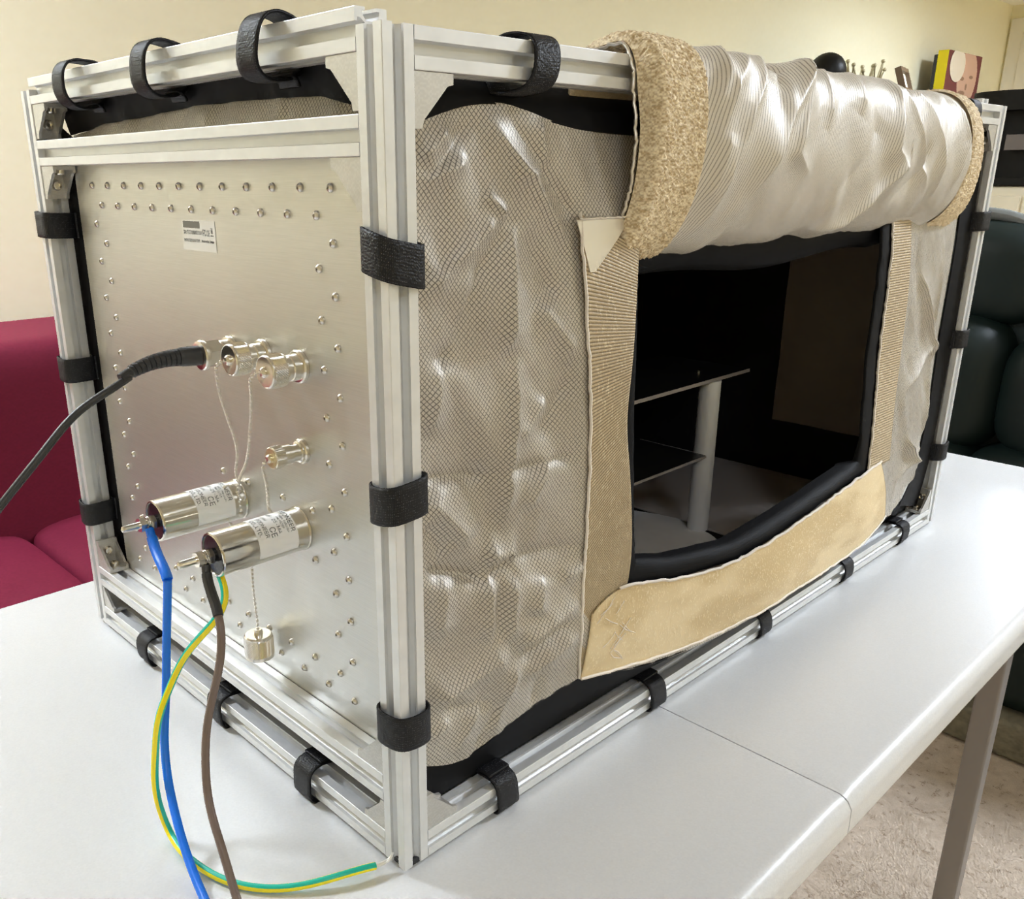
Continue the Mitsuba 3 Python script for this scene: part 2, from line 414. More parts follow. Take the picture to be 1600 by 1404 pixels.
put('end_panel', bx(4.03, 4.5, 1.0, 1.07, .40, .66), 'm_black_wood', su)

ws = thing('wall_shelf', 'dark wall shelf hidden behind the rolled flap, carrying the ornaments', 'shelf')
put('board', bx(3.6, 6.6, 1.62, 1.895, .765, .795), 'm_black_wood', ws)
for x in (3.9, 5.0, 6.2):
    put('support', bx(x, x + .03, 1.70, 1.897, .62, .765), 'm_black_wood', ws)
od = thing('dome_ornament', 'black dome-topped ornament showing above the rolled flap', 'ornament')
put('dome', lathe([(.05, 0), (.05, .001)] + [(.083 * math.sin(a), .0700 - .083 * math.cos(a)) for a in np.linspace(.6, 3.1, 16)], 32), 'm_black_wood', od, smooth=40, M=frame((4.06, 1.745, .795), X, Y, Z))
cr = thing('wire_crown', 'thin gold wire crown ornament beside the black dome', 'ornament')
pts = []
N = 11
for i in range(N * 2 + 1):
    a = math.pi * 2 * i / (N * 2)
    r, h = (.135, .115 + .025 * math.sin(i * 2.3)) if i % 2 else (.108, .018)
    pts.append((4.46 + r * math.cos(a), 1.745 + .55 * r * math.sin(a), .795 + h))
w = [tube(resample(pts, 160), .004, 6)[0]]
for i in range(1, N * 2, 2):
    w.append(trimesh.creation.icosphere(subdivisions=1, radius=.010)); w[-1].apply_translation(pts[i])
put('zigzag_wire', cat_(w), 'm_gold_wire', cr, smooth=True)
rg = [(4.46 + .108 * math.cos(a), 1.745 + .059 * math.sin(a), .795 + h) for h in (.012,) for a in np.linspace(0, 2 * math.pi, 40)]
put('base_ring', tube(rg, .006, 6)[0], 'm_gold_wire', cr, smooth=True)
pf = thing('picture_frame', 'dark edged picture frame lying tilted beside the wire crown', 'picture frame')
Mf = frame((4.735, 1.655, .797), .5 * np.array([.98, .2, 0]), np.array([0, .35, .937]), np.array([.19, -.92, .34]))
fr = cat_([bx(-.2, .2, .105, .125, 0, .03), bx(-.2, .2, 0, .02, 0, .03), bx(-.2, -.18, .02, .105, 0, .03), bx(.18, .2, .02, .105, 0, .03)])
put('border', fr, 'm_frame_wood', pf, M=Mf)
put('picture', bx(-.18, .18, .02, .105, .004, .012), 'm_picture', pf, M=Mf)
cv = thing('printed_canvas', 'small printed canvas of a smiling face with a yellow edge on the shelf', 'picture')
CX0, CX1, CY, CZ0, CZ1 = 5.47, 6.00, 1.735, .80, 1.070
put('canvas', bx(CX0, CX1, CY, CY + .055, CZ0, CZ1), 'm_maroon', cv)
put('yellow_edge', bx(CX0 - .004, CX0, CY, CY + .055, CZ0, CZ1), 'm_yellow', cv, label='bright yellow side edge')
put('black_backing', bx(CX0 - .002, CX1, CY + .055, CY + .075, CZ0, CZ1 - .02), 'm_black_plastic', cv)
def disc(cx, cz, rx, rz, dy, n=32, clip=True):
    pg = Point(0, 0).buffer(1, 16)
    from shapely import affinity
    pg = affinity.translate(affinity.scale(pg, rx, rz), cx, cz)
    if clip: pg = pg.intersection(sbox(CX0, CZ0, CX1, CZ1))
    q = trimesh.creation.extrude_polygon(pg, .0015, engine='earcut')
    return moved(q, frame((0, CY - dy, 0), X, Z, -Y))
put('face_print', disc(5.80, .945, .15, .15, .0002), 'm_skin', cv)
put('speech_oval', disc(5.62, 1.00, .115, .088, .0022), 'm_oval', cv, label='pale oval')
for cx, cz, rx, rz in ((5.72, .935, .03, .010), (5.86, .95, .026, .009), (5.74, .86, .05, .012), (5.80, .895, .012, .018)):
    put('face_feature', disc(cx, cz, rx, rz, .0020), 'm_skin_dark', cv)
put('collar_print', disc(5.80, .79, .16, .05, .0020), 'm_oval', cv)

# ------------------------------------------------------------------ aluminium frame
W, LX, LY, H, DZ, ZC, ZD = .02, .8909, .4836, .4936, .0085, .4540, .0634
def profile():
    sq = sbox(0, 0, W, W)
    cuts = []
    for k in range(4):
        c = Polygon([(.0065, -.001), (.0135, -.001), (.0135, .0016), (.0152, .0016), (.0152, .0034), (.0130, .0062), (.0070, .0062), (.0048, .0034), (.0048, .0016), (.0065, .0016)])
        from shapely import affinity
        cuts.append(affinity.rotate(c, 90 * k, origin=(.01, .01)))
    p = sq.buffer(-.0004).buffer(.0004, 2).difference(unary_union(cuts)).difference(Point(.01, .01).buffer(.0021, 4))
    return p
PROF = profile()
_ext = {}
def extrusion(L):
    k = round(L, 5)
    if k not in _ext:
        _ext[k] = mikit.ply(trimesh.creation.extrude_polygon(PROF, L, engine='earcut'), 'm_alu', False)
    return _ext[k]
af = thing('aluminium_frame', 'box frame of silver slotted aluminium profiles standing on the white table', 'frame')
for x in (0, LX - W):
    for y in (0, LY - W):
        k = put('post', extrusion(H), None, af, M=frame((x, y, 0), X, Y, Z))
        put('foot_pad', bx(x + .004, x + W - .004, y + .004, y + W - .004, TZ + .0002, .0005), 'm_black_plastic', k)
g = .0003
for y in (0, LY - W):
    for z in (0, H - W):
        put('long_rail', extrusion(LX - 2 * W - 2 * g), None, af, M=frame((W + g, y, z), Y, Z, X))
for x in (0, LX - W):
    for z in (0, H + DZ - W):
        put('short_rail', extrusion(LY - 2 * W - 2 * g), None, af, M=frame((x, W + g, z), Z, X, Y))
for z in (ZC - W, ZD - W):
    put('crossbar', extrusion(LY - 2 * W - 2 * g), None, af, M=frame((0, W + g, z), Z, X, Y))

# gusset brackets: local u along one profile, v along the other, w across
def bracket_mesh():
    s, t, h = .0265, .003, .0092
    A = bx(0, s, 0, t, -h, h)
    B = bx(0, t, 0, s, -h, h)
    rib = Polygon([(0, 0), (s, 0), (s, .0052), (s - .0025, .0058), (s - .004, .0062), (.0062, s - .004), (.0058, s - .0025), (.0052, s), (0, s)])
    r = trimesh.creation.extrude_polygon(rib, .0024, engine='earcut')
    r1 = r.copy(); r1.apply_translation([0, 0, h - .0024])
    r2 = r.copy(); r2.apply_translation([0, 0, -h])
    return cat_([A, B, r1, r2])
BR = mikit.ply(bracket_mesh(), 'm_cast', False)
SC_B = mikit.ply(lathe([(.0042, 0), (.0042, .0028), (.0034, .0040), (.0021, .0042), (.0021, .0022), (.0001, .0022)], 16), 'm_nickel', 30)
def bracket(o, u, v):
    u, v = np.asarray(u, float), np.asarray(v, float); w_ = np.cross(u, v)
    k = put('corner_bracket', BR, None, af, M=frame(o, u, v, w_))
    o = np.asarray(o, float)
    put('bolt', SC_B, None, k, M=frame(o + u * .0155 + v * .003, w_, u, v))
    put('bolt', SC_B, None, k, M=frame(o + v * .0155 + u * .003, v, w_, u))
e = .0002
c = W / 2
ZT = H + DZ - W
for y, s in ((W + e, 1), (LY - W - e, -1)):
    bracket((c, y, ZT - e), (0, s, 0), (0, 0, -1))
    bracket((c, y, ZC - W - e), (0, s, 0), (0, 0, -1))
    bracket((c, y, ZD + e), (0, s, 0), (0, 0, 1))
    bracket((c, y, W + e), (0, s, 0), (0, 0, 1)) if False else None
for x, s in ((W + e, 1), (LX - W - e, -1)):
    bracket((x, c, H - W - e), (s, 0, 0), (0, 0, -1))
    bracket((x, c, W + e), (s, 0, 0), (0, 0, 1))
def small_bracket(o, u, v):
    u, v = np.asarray(u, float), np.asarray(v, float)
    M = frame(o, u, v, np.cross(u, v)) @ np.diag([.82, .82, 1, 1])
    put('corner_bracket', BR, None, af, M=M)
small_bracket((c, W + e, W + e), (0, 1, 0), (0, 0, 1))
small_bracket((c, LY - W - e, W + e), (0, -1, 0), (0, 0, 1))

# ------------------------------------------------------------------ shielding tent
ten = thing('shielding_tent', 'silver taupe shielding fabric tent tied inside the aluminium frame with an open window', 'tent')
CP = np.array([(.02,.03,.028),(.02,.25,.03),(.02,.46,.028),(.10,.05,.014),(.10,.25,.014),(.10,.45,.018),
    (.19,.05,.000),(.19,.10,-.008),(.19,.25,-.004),(.19,.39,.000),(.19,.46,.016),
    (.40,.03,-.012),(.40,.08,-.034),(.40,.12,-.033),(.40,.25,-.015),(.40,.38,-.002),(.40,.46,.02),
    (.60,.03,-.008),(.60,.08,-.026),(.60,.12,-.026),(.60,.25,-.010),(.60,.38,.0),(.60,.46,.02),
    (.70,.05,-.008),(.70,.12,-.012),(.70,.25,-.002),(.70,.38,.004),
    (.82,.05,.010),(.82,.25,.010),(.82,.38,.012),(.82,.46,.02),(.87,.05,.02),(.87,.25,.02),(.87,.46,.022)])
RB = RBFInterpolator(CP[:, :2], CP[:, 2], kernel='thin_plate_spline', smoothing=1e-6)
def yf(x, z):
    q = np.stack([np.ravel(x), np.ravel(z)], 1)
    return RB(q).reshape(np.shape(x))
# opening edge (x, z): inner edge of the hook frame, and its outer edge
L_OUT = [(.1565, .402), (.1593, .3569), (.165, .3113), (.1689, .2675), (.1686, .2178), (.1659, .1761), (.1644, .1271), (.1690, .0720)]
L_IN = [(.2094, .378), (.2067, .3407), (.205, .2977), (.2030, .2622), (.2059, .2339), (.2089, .1953), (.2087, .1558), (.2063, .1401)]
B_IN = [(.2063, .1401), (.2347, .1358), (.2641, .1302), (.3191, .1259), (.3807, .1309), (.4474, .1365), (.5151, .1416), (.5835, .1450)]
B_OUT = [(.1690, .0720), (.2357, .0641), (.2824, .0591), (.341, .0573), (.4108, .0590), (.4903, .0540), (.5658, .0520), (.6321, .0547), (.6807, .0665)]
R_IN = [(.6208, .385), (.6185, .3244), (.6137, .2755), (.6080, .2256), (.5955, .1773), (.5850, .1450)]
R_OUT = [(.6680, .385), (.6770, .3191), (.6800, .273), (.6740, .2281), (.6610, .1783), (.6550, .138)]
hole_poly = Polygon([(.187, .392)] + [tuple((np.array(a) + np.array(b)) / 2) for a, b in zip(L_OUT[1:-1], L_IN[1:-1])] + [(.19, .105)] +
                    [tuple((np.array(a) + np.array(b)) / 2) for a, b in zip(B_OUT[1:8], B_IN[1:8])] + [(.63, .11)] +
                    [tuple((np.array(a) + np.array(b)) / 2) for a, b in zip(R_OUT[::-1], R_IN[::-1])] + [(.645, .392)])
prepare(hole_poly)
zb = CubicSpline([.0, .03, .055, .08, .11, .14, .17, .22, .40, .60, .72, .80, .89], [.058, .052, .043, .041, .055, .065, .070, .060, .052, .047, .055, .056, .06])
zt = CubicSpline([.0, .05, .08, .105, .135, .17, .21, .40, .70, .89], [.440, .455, .4625, .4625, .456, .4515, .450, .449, .452, .452])

def ridge(x, z, x0, z0, x1, z1, wd, amp):
    d_ = np.array([x1 - x0, z1 - z0]); L = np.hypot(*d_); d_ /= L
    s = (x - x0) * d_[0] + (z - z0) * d_[1]; q = -(x - x0) * d_[1] + (z - z0) * d_[0]
    env = np.clip(s / L * 5, 0, 1) * np.clip((1 - s / L) * 5, 0, 1)
    return -1.75 * amp * np.exp(-np.abs(q / wd) ** 1.1) * env
def wrinkle(x, z):
    """outward displacement in metres"""
    p = np.stack([x * 9 + z * 5, z * 7 - x * 4, 0 * x], -1)
    d_ = .012 * (meshkit.fbm(p, 2, 3) - .5)
    p = np.stack([x * 40 + z * 20, z * 13 - x * 7, 0 * x + 2], -1)
    d_ += .0070 * (meshkit.fbm(p, 3, 11) - .5)
    p = np.stack([x * 95 - z * 45, x * 30 + z * 34, 0 * x + 5], -1)
    d_ += .0018 * (meshkit.fbm(p, 2, 21) - .5)
    # sharp creases read from the photograph
    for a in ((0.081,0.455,0.04,0.416,0.005,-0.003), (0.076,0.433,0.04,0.42,0.006,0.004), (0.062,0.449,0.043,0.433,0.006,0.004), (0.088,0.458,0.156,0.377,0.005,0.0035), (0.102,0.46,0.16,0.396,0.004,-0.003), (0.127,0.456,0.132,0.428,0.004,0.003), (0.131,0.428,0.106,0.424,0.004,0.002), (0.084,0.416,0.102,0.401,0.003,0.0025), (0.1,0.405,0.04,0.358,0.009,0.004), (0.105,0.405,0.047,0.302,0.009,-0.0035), (0.107,0.397,0.103,0.318,0.007,0.0045), (0.114,0.394,0.145,0.35,0.009,-0.0025), (0.112,0.317,0.102,0.204,0.006,0.004), (0.128,0.351,0.158,0.312,0.008,0.003), (0.077,0.374,0.06,0.323,0.008,0.003), (0.055,0.324,0.048,0.274,0.007,0.0035), (0.136,0.29,0.112,0.263,0.007,0.003), (0.156,0.3,0.132,0.26,0.007,-0.003), (0.143,0.254,0.117,0.214,0.008,0.003), (0.043,0.249,0.098,0.243,0.005,-0.0035), (0.098,0.243,0.167,0.247,0.005,-0.003), (0.045,0.238,0.078,0.201,0.01,0.004), (0.044,0.221,0.059,0.196,0.008,-0.003), (0.044,0.19,0.089,0.173,0.005,-0.0045), (0.089,0.173,0.109,0.183,0.005,-0.004), (0.109,0.183,0.168,0.18,0.006,-0.003), (0.087,0.19,0.112,0.185,0.009,0.0045), (0.091,0.171,0.086,0.129,0.006,0.0035), (0.108,0.169,0.104,0.122,0.006,0.0035), (0.099,0.168,0.096,0.127,0.005,-0.003), (0.059,0.183,0.052,0.14,0.009,0.003), (0.132,0.165,0.122,0.139,0.008,0.003), (0.041,0.093,0.107,0.118,0.009,0.0045), (0.107,0.118,0.163,0.14,0.007,0.004), (0.108,0.103,0.163,0.127,0.005,-0.0035), (0.114,0.091,0.164,0.114,0.007,0.004), (0.042,0.068,0.057,0.08,0.004,0.003), (0.058,0.048,0.085,0.088,0.005,0.004), (0.077,0.037,0.103,0.084,0.004,-0.0035), (0.092,0.05,0.11,0.107,0.006,0.004), (0.052,0.087,0.093,0.079,0.005,-0.003), (0.127,0.064,0.135,0.094,0.005,-0.003), (0.148,0.159,0.168,0.166,0.003,0.003),
              (.72, .33, .80, .22, .008, .004), (.70, .2, .79, .245, .009, .004), (.72, .15, .79, .07, .008, .005), (.70, .10, .79, .13, .008, .004), (.785, .36, .79, .1, .006, .003)):
        d_ += ridge(x, z, *a)
    return d_
nx, nz = 430, 210
xs = np.linspace(.016, .888, nx)
gx = np.repeat(xs[:, None], nz, 1)
tt = np.linspace(0, 1, nz)[None]
edge_r = np.interp(np.linspace(0, 1, nz), [0, .08, .2, .4, .6, .8, 1], [.755, .818, .832, .842, .840, .836, .832])
gx = .016 + (gx - .016) / (.888 - .016) * (edge_r[None] - .016)
gz = zb(gx) + (zt(gx) - zb(gx)) * tt
damp = np.clip((tt) * 8, 0, 1) * np.clip((1 - tt) * 8, .25, 1)
disp = -wrinkle(gx, gz) * (.45 + .55 * damp)
near = np.clip(1.4 - np.array([hole_poly.buffer(.0).exterior.distance(Point(a, b)) for a, b in zip(gx[::6, ::6].ravel(), gz[::6, ::6].ravel())]).reshape(gx[::6, ::6].shape) / .03, 0, 1)
from scipy.ndimage import zoom as _zoom, gaussian_filter
near = np.kron(near, np.ones((6, 6)))[:nx, :nz]; near = gaussian_filter(near, 5)
disp = disp * (1 - near) * np.clip((edge_r[None] - gx) / .03 + .15, 0, 1)
gy = yf(gx, gz) - disp
hole = contains_xy(hole_poly, gx, gz)
gd = np.stack([gx, gy, gz], -1)
put('front_wall', sheet(gd, 0, hole), 'm_fabric', ten, smooth=True, uv=np.stack([gx, gz], -1).reshape(-1, 2), label='silver taupe ripstop fabric with fine diagonal grid')

# black webbing round the front fabric
def band(P, Q, n=5, mat='m_webbing', name='webbing', bulge=.0, thick=.0012, label=None, parent=ten):
    P, Q = np.asarray(P), np.asarray(Q)
    t = np.linspace(0, 1, n)[None, :, None]
    G = P[:, None] * (1 - t) + Q[:, None] * t
    G = G + np.array([0, -1, 0]) * bulge * np.sin(np.pi * t)
    return put(name, sheet(G, thick), mat, parent, smooth=40, label=label)
wx = np.linspace(.016, .845, 120)
top_e = np.stack([wx, yf(wx, zt(wx)) - .0015, zt(wx) - .001], 1)
band(top_e, np.stack([wx, np.full(120, .030), np.full(120, .478)], 1), 6, bulge=.003, label='black webbing along the top hem')
wx = np.linspace(.016, .865, 140)
bot_e = np.stack([wx, yf(wx, zb(wx)) - .0010, zb(wx) + .001], 1)
band(np.stack([wx, np.full(140, .0206), np.full(140, .0200)], 1), bot_e, 8, bulge=.0, label='black webbing along the bottom hem')
gr = gd[-1]
band(gr[::6] + [0, -.001, 0], np.stack([np.full(len(gr[::6]), .8692), np.interp(np.linspace(0, 1, len(gr[::6])), [0, .15, .5, 1], [.016, .010, .0075, .010]), np.linspace(.0215, .472, len(gr[::6]))], 1), 6, label='black webbing along the right hem')

# side wall with the connector panel: a strip of fabric above, black hems
sy = np.linspace(.022, .462, 150)
ztop = np.interp(sy, [.02, .06, .094, .17, .245, .33, .40, .437, .46], [.457, .461, .4685, .4705, .471, .4675, .4655, .461, .459])
t = np.linspace(0, 1, 24)[None]
sg = np.stack([np.repeat(.034 - .004 * np.sin(np.pi * t) * np.ones((150, 1)), 1, 1), np.repeat(sy[:, None], 24, 1), .425 + (ztop[:, None] - .425) * t], -1)
sg[..., 0] -= .0055 * (meshkit.fbm(np.stack([sy[:, None] * 55 + t * .6, t * 1.2 + 0 * sy[:, None], 0 * sg[..., 0]], -1), 2, 5) - .3)
put('side_wall', sheet(sg), 'm_fabric', ten, smooth=True, uv=np.stack([sg[..., 1], sg[..., 2]], -1).reshape(-1, 2))
se = sg[:, -1]
band(se + [-.0015, 0, 0], np.stack([np.full(150, .0228), sy, np.full(150, H + DZ - W + .006)], 1), 6, label='black webbing above the side wall')
band(np.stack([np.full(60, .0262), np.full(60, .436), np.linspace(.03, .45, 60)], 1), np.stack([np.full(60, .0226), np.full(60, .478), np.linspace(.022, .47, 60)], 1), 4, label='black webbing beside the left post')
band(np.stack([np.full(60, .036), np.linspace(.022, .462, 60), np.full(60, .0215)], 1), np.stack([np.full(60, .032), np.linspace(.022, .462, 60), np.full(60, .074)], 1), 4, label='black webbing under the side wall')

# dark inside
IX0, IX1, IY0, IY1, IZ0, IZ1 = .040, .868, .040, .452, .022, .472
def quad(a, b, c_, d_): return trimesh.Trimesh([a, b, c_, d_], [[0, 1, 2], [0, 2, 3]], process=False)
lin = cat_([bx(IX0 - .001, IX0, IY0, IY1, IZ0, IZ1), bx(IX1, IX1 + .001, IY0, IY1, IZ0, IZ1), bx(IX0, IX1, IY1, IY1 + .001, IZ0, IZ1),
            bx(IX0, IX1, IY0, IY1, IZ1, IZ1 + .001), bx(IX0, IX1, IY0, IY1, IZ0 - .001, IZ0)])
put('lining', lin, 'm_lining', ten, label='black cloth lining inside')
cg = np.stack(np.meshgrid(np.linspace(.05, .215, 40), np.linspace(.10, .40, 40), indexing='ij'), -1)
cur = np.stack([IX1 - .006 - .010 * meshkit.fbm(np.stack([cg[..., 0] * 18 + cg[..., 1] * 9, cg[..., 1] * 8, 0 * cg[..., 0]], -1), 2, 9), cg[..., 0], cg[..., 1]], -1)
put('inner_curtain', sheet(cur), 'm_lining_brown', ten, smooth=True, label='dark brown cloth on the inner right wall')
put('floor_mat', rbox(.60, IX1 - .01, IY0 + .02, IY1 - .02, IZ0 + .0005, IZ0 + .004, .0015), 'm_mat', ten, smooth=30, label='grey mat on the tent floor')

# hook tape frame round the window
def tape(A, B, n, mm, mat, name, off, parent=ten, label=None, flip=False):
    A, B = spline(A, n), spline(B, n)
    t = np.linspace(0, 1, mm)[None, :, None]
    G = A[:, None] * (1 - t) + B[:, None] * t
    y_ = yf(G[..., 0], G[..., 1]) - off
    s = np.r_[0, np.cumsum(np.linalg.norm(np.diff(A, axis=0), axis=1))]
    wdt = np.linalg.norm(A - B, axis=1)
    S = np.stack([G[..., 0], y_, G[..., 1]], -1)
    uv = np.stack([wdt[:, None] * t[..., 0], np.repeat(s[:, None], mm, 1)], -1).reshape(-1, 2)
    mesh = sheet(S, .0012 if not flip else -.0012)
    k = put(name, mesh, mat, parent, smooth=True, uv=np.vstack([uv, uv]), label=label)
    return k, S
k1, S1 = tape(L_OUT, L_IN, 140, 16, 'm_hook', 'hook_tape', .0012, label='beige hook tape left of the window')
k3, S3 = tape(R_OUT, R_IN, 110, 16, 'm_hook', 'hook_tape', .0012, label='beige hook tape right of the window')
B_IN2 = [(.172, .126)] + B_IN[0:] + [(.62, .145)]
B_OUT2 = B_OUT
k2, S2 = tape(B_OUT2, B_IN2, 200, 20, 'm_hook_wide', 'hook_tape', .0032, label='wide beige hook tape below the window')
def edge_bead(line, r, name, parent, mat='m_stitch', wob=.0):
    p = resample(line, 90)
    p = p + wob * (np.stack([meshkit.noise(np.stack([np.arange(90) * .8, np.full(90, q), np.zeros(90)], -1), 4) for q in (1., 5., 9.)], 1) - .5)
    put(name, tube(p, r, 7)[0], mat, parent, smooth=True)
edge_bead(S1[:, 0] + [0, -.0002, 0], .0011, 'stitched_edge', k1, wob=.0012)
edge_bead(S2[:, 0] + [0, -.0002, 0], .0013, 'stitched_edge', k2, wob=.0012)
edge_bead(S2[12:, -1] + [0, -.0002, 0], .0013, 'stitched_edge', k2, wob=.0016)
edge_bead(S3[:, -1] + [0, -.0002, 0], .0012, 'stitched_edge', k3, wob=.0012)
# loose white threads crossing the lower left corner of the tape
th = []
for _ in range(16):
    a = np.array([rng.uniform(.176, .205), rng.uniform(.085, .125)]); ang = rng.choice([-.8, -.6, .9, .75]); L = rng.uniform(.008, .022)
    b = a + L * np.array([math.cos(ang), math.sin(ang)])
    q = resample([a, (a + b) / 2 + rng.normal(0, .001, 2), b], 8)
    th.append(tube(np.stack([q[:, 0], yf(q[:, 0], q[:, 1]) - .0040, q[:, 1]], 1), .00028, 5)[0])
put('loose_threads', cat_(th), 'm_stitch', k2, kind='stuff', label='loose white sewing threads')

# padded black rim inside the window
RIM_IN = [(.2148, .378), (.2148, .3568), (.2159, .3052), (.2178, .2317), (.2189, .1733), (.2216, .1535), (.2621, .1440), (.3343, .1370), (.4346, .1455), (.5437, .1530), (.5690, .1560), (.5860, .2328), (.5960, .2914), (.6020, .3384), (.604, .378)]
RIM_OUT = [(.2094, .385), (.2067, .3407), (.205, .2977), (.2030, .2339), (.2085, .1753), (.2055, .1385), (.2621, .1302), (.3343, .1250), (.4346, .1345), (.5435, .1425), (.5830, .1440), (.6080, .2256), (.6137, .2755), (.6185, .3244), (.6208, .385)]
A, B = resample(RIM_OUT, 200), resample(RIM_IN, 200)
def pair(Pa, Pb, n):
    Pa, Pb = np.asarray(Pa, float), np.asarray(Pb, float)
    q = np.linspace(0, len(Pa) - 1, n); i = np.minimum(q.astype(int), len(Pa) - 2); f = (q - i)[:, None]
    return Pa[i] * (1 - f) + Pa[i + 1] * f, Pb[i] * (1 - f) + Pb[i + 1] * f
A, B = pair(RIM_OUT, RIM_IN, 200)
cols = []
for s, dy in ((-.15, .002), (.15, .0005), (.45, .0010), (.75, .0025), (1.0, .006), (1.05, .010), (1.05, .018)):
    q = A * (1 - s) + B * s
    y0 = yf(*(A.T)) * (1 - min(max(s, 0), 1)) + yf(*(B.T)) * min(max(s, 0), 1)
    wob = .0012 * (meshkit.noise(np.stack([np.arange(200) * .35, np.full(200, s * 3), np.zeros(200)], -1), 8) - .5)
    cols.append(np.stack([q[:, 0], y0 + dy * np.clip((.60 - A[:, 0]) / .04, .22, 1) + wob, q[:, 1]], 1))
put('window_rim', sheet(np.stack(cols, 1)[:, ::-1]), 'm_webbing', ten, smooth=True, label='padded black rim of the window')
# top edge of the window under the rolled flap
G = np.stack([np.stack([np.linspace(.20, .64, 50), np.full(50, y_), z_ + .004 * np.sin(np.linspace(0, 9, 50))], 1) for y_, z_ in ((.010, .40), (.006, .375), (.012, .358), (.03, .352))], 1)
put('window_rim', sheet(G), 'm_webbing', ten, smooth=True)

# rolled-up window flap over the top rail
rf = 'rolled_flap'
prof_l = [(.034, .4990), (.018, .4995), (.004, .4985), (-.0018, .488), (-.0035, .472), (-.0065, .455), (-.0072, .437), (-.0045, .413), (.003, .390), (.012, .3745), (.022, .368)]
prof_m = [(.040, .492), (.028, .4985), (.010, .5005), (-.010, .4965), (-.023, .484), (-.030, .463), (-.032, .440), (-.026, .410), (-.013, .386), (.004, .3745), (.022, .374)]
prof_n = [(.040, .497), (.026, .503), (.008, .505), (-.008, .500), (-.018, .487), (-.022, .466), (-.022, .440), (-.017, .412), (-.006, .388), (.006, .3745), (.022, .370)]
prof_r = [(.036, .500), (.022, .500), (.008, .495), (-.003, .484), (-.010, .468), (-.014, .449), (-.015, .430), (-.013, .408), (-.007, .388), (.006, .372), (.026, .366)]
prof_q = [(.038, .496), (.024, .4995), (.008, .4995), (-.008, .493), (-.020, .479), (-.027, .459), (-.028, .438), (-.023, .410), (-.012, .388), (.004, .375), (.026, .368)]
nt = 170
def prof(pts): return spline(pts, nt)
KX = np.array([.0, .018, .05, .12, .35, .55, .70, .77, .80])
KP = np.stack([prof(prof_l), prof(prof_n), prof(prof_n), prof(prof_m), prof(prof_m), prof(prof_q), prof(prof_q), prof(prof_r) * .5 + prof(prof_q) * .5, prof(prof_r)])
from scipy.interpolate import PchipInterpolator
KN = np.array([.193, .200, .222, .29, .45, .60, .70, .755, .786])
PI = PchipInterpolator(KN, KP, axis=0)
def flap_grid(xa, xb, n):
    xs_ = np.linspace(xa, xb, n)
    q = PI(xs_)
    return np.stack([np.repeat(xs_[:, None], nt, 1), q[..., 0], q[..., 1]], -1)
FG = flap_grid(.193, .7815, 460)
s_t = np.linspace(0, 1, nt)
# slight waviness of both cut edges
gu, gv = np.gradient(FG, axis=0), np.gradient(FG, axis=1)
NN = np.cross(gu, gv); NN /= np.linalg.norm(NN, axis=-1, keepdims=True)
if NN[230, 80, 1] > 0: NN = -NN
xx, ss = FG[..., 0], np.repeat(s_t[None], 460, 0)
fold = 0
p = np.stack([xx * 26 - ss * 2.2, ss * 1.6 + xx * 3, 0 * xx], -1)
fold = .007 * (meshkit.fbm(p, 2, 31) - .5)
p = np.stack([xx * 42 + ss * 4.5, ss * 4.0, 0 * xx + 4], -1)
fold = fold + .0040 * (meshkit.fbm(p, 3, 37) - .5)
arc = np.r_[0, np.cumsum(np.linalg.norm(np.diff(FG[230], axis=0), axis=1))]
AL = arc[-1]
def crest(line, wl, wr, amp):
    """fold along a polyline (x, share of the arc): crest falling off over wl on its left and wr on its right"""
    L_ = np.array([(a, b * AL) for a, b in line]); best = np.full(xx.shape, 9.0); side = np.zeros(xx.shape); along = np.zeros(xx.shape)
    Pq = np.stack([xx, ss * AL], -1)
    for k in range(len(L_) - 1):
        d_ = L_[k + 1] - L_[k]; n2 = d_ @ d_
        t_ = np.clip(((Pq - L_[k]) @ d_) / n2, 0, 1)
        v_ = Pq - (L_[k] + t_[..., None] * d_)
        q_ = np.hypot(v_[..., 0], v_[..., 1]); up = q_ < best
        best = np.where(up, q_, best); side = np.where(up, v_[..., 0], side); along = np.where(up, (k + t_) / (len(L_) - 1), along)
    w_ = np.where(side < 0, wl, wr)
    return amp * np.exp(-(best / w_) ** 1.2) * np.clip(along * 4 + .25, 0, 1) * np.clip((1 - along) * 4 + .15, 0, 1)
for args in (([(.325, .20), (.316, .28), (.285, .43), (.269, .59), (.262, .78)], .016, .005, .0065), ([(.385, .22), (.375, .30), (.339, .43), (.321, .544), (.302, .698)], .015, .005, .0065),
             ([(.380, .22), (.372, .32), (.349, .55), (.383, .627)], .006, .010, .004), ([(.425, .22), (.410, .31), (.401, .48)], .010, .006, .004), ([(.475, .2), (.465, .30), (.455, .42)], .012, .007, .0045),
             ([(.54, .22), (.53, .38), (.524, .52), (.546, .568)], .012, .006, .006), ([(.560, .555), (.541, .58), (.512, .686), (.479, .805), (.44, .86)], .006, .012, .0075),
             ([(.545, .25), (.553, .32), (.595, .538), (.635, .71)], .008, .006, .005), ([(.592, .22), (.605, .30), (.640, .479), (.655, .71)], .010, .006, .005), ([(.275, .20), (.262, .33), (.247, .45)], .012, .006, .0045),
             ([(.300, .25), (.268, .367), (.240, .639)], .012, .006, .005), ([(.262, .50), (.258, .60), (.255, .722)], .007, .005, .004), ([(.68, .25), (.70, .45), (.69, .7)], .010, .006, .004),
             ([(.345, .20), (.350, .27), (.330, .36)], .010, .006, -.004), ([(.50, .40), (.485, .55), (.44, .70)], .012, .012, -.004), ([(.615, .45), (.60, .60), (.56, .72)], .010, .008, -.004)):
    fold = fold + 1.15 * crest(*args)
mask = smooth = np.clip((xx - .236) / .03, 0, 1) * np.clip((.742 - xx) / .03, 0, 1)
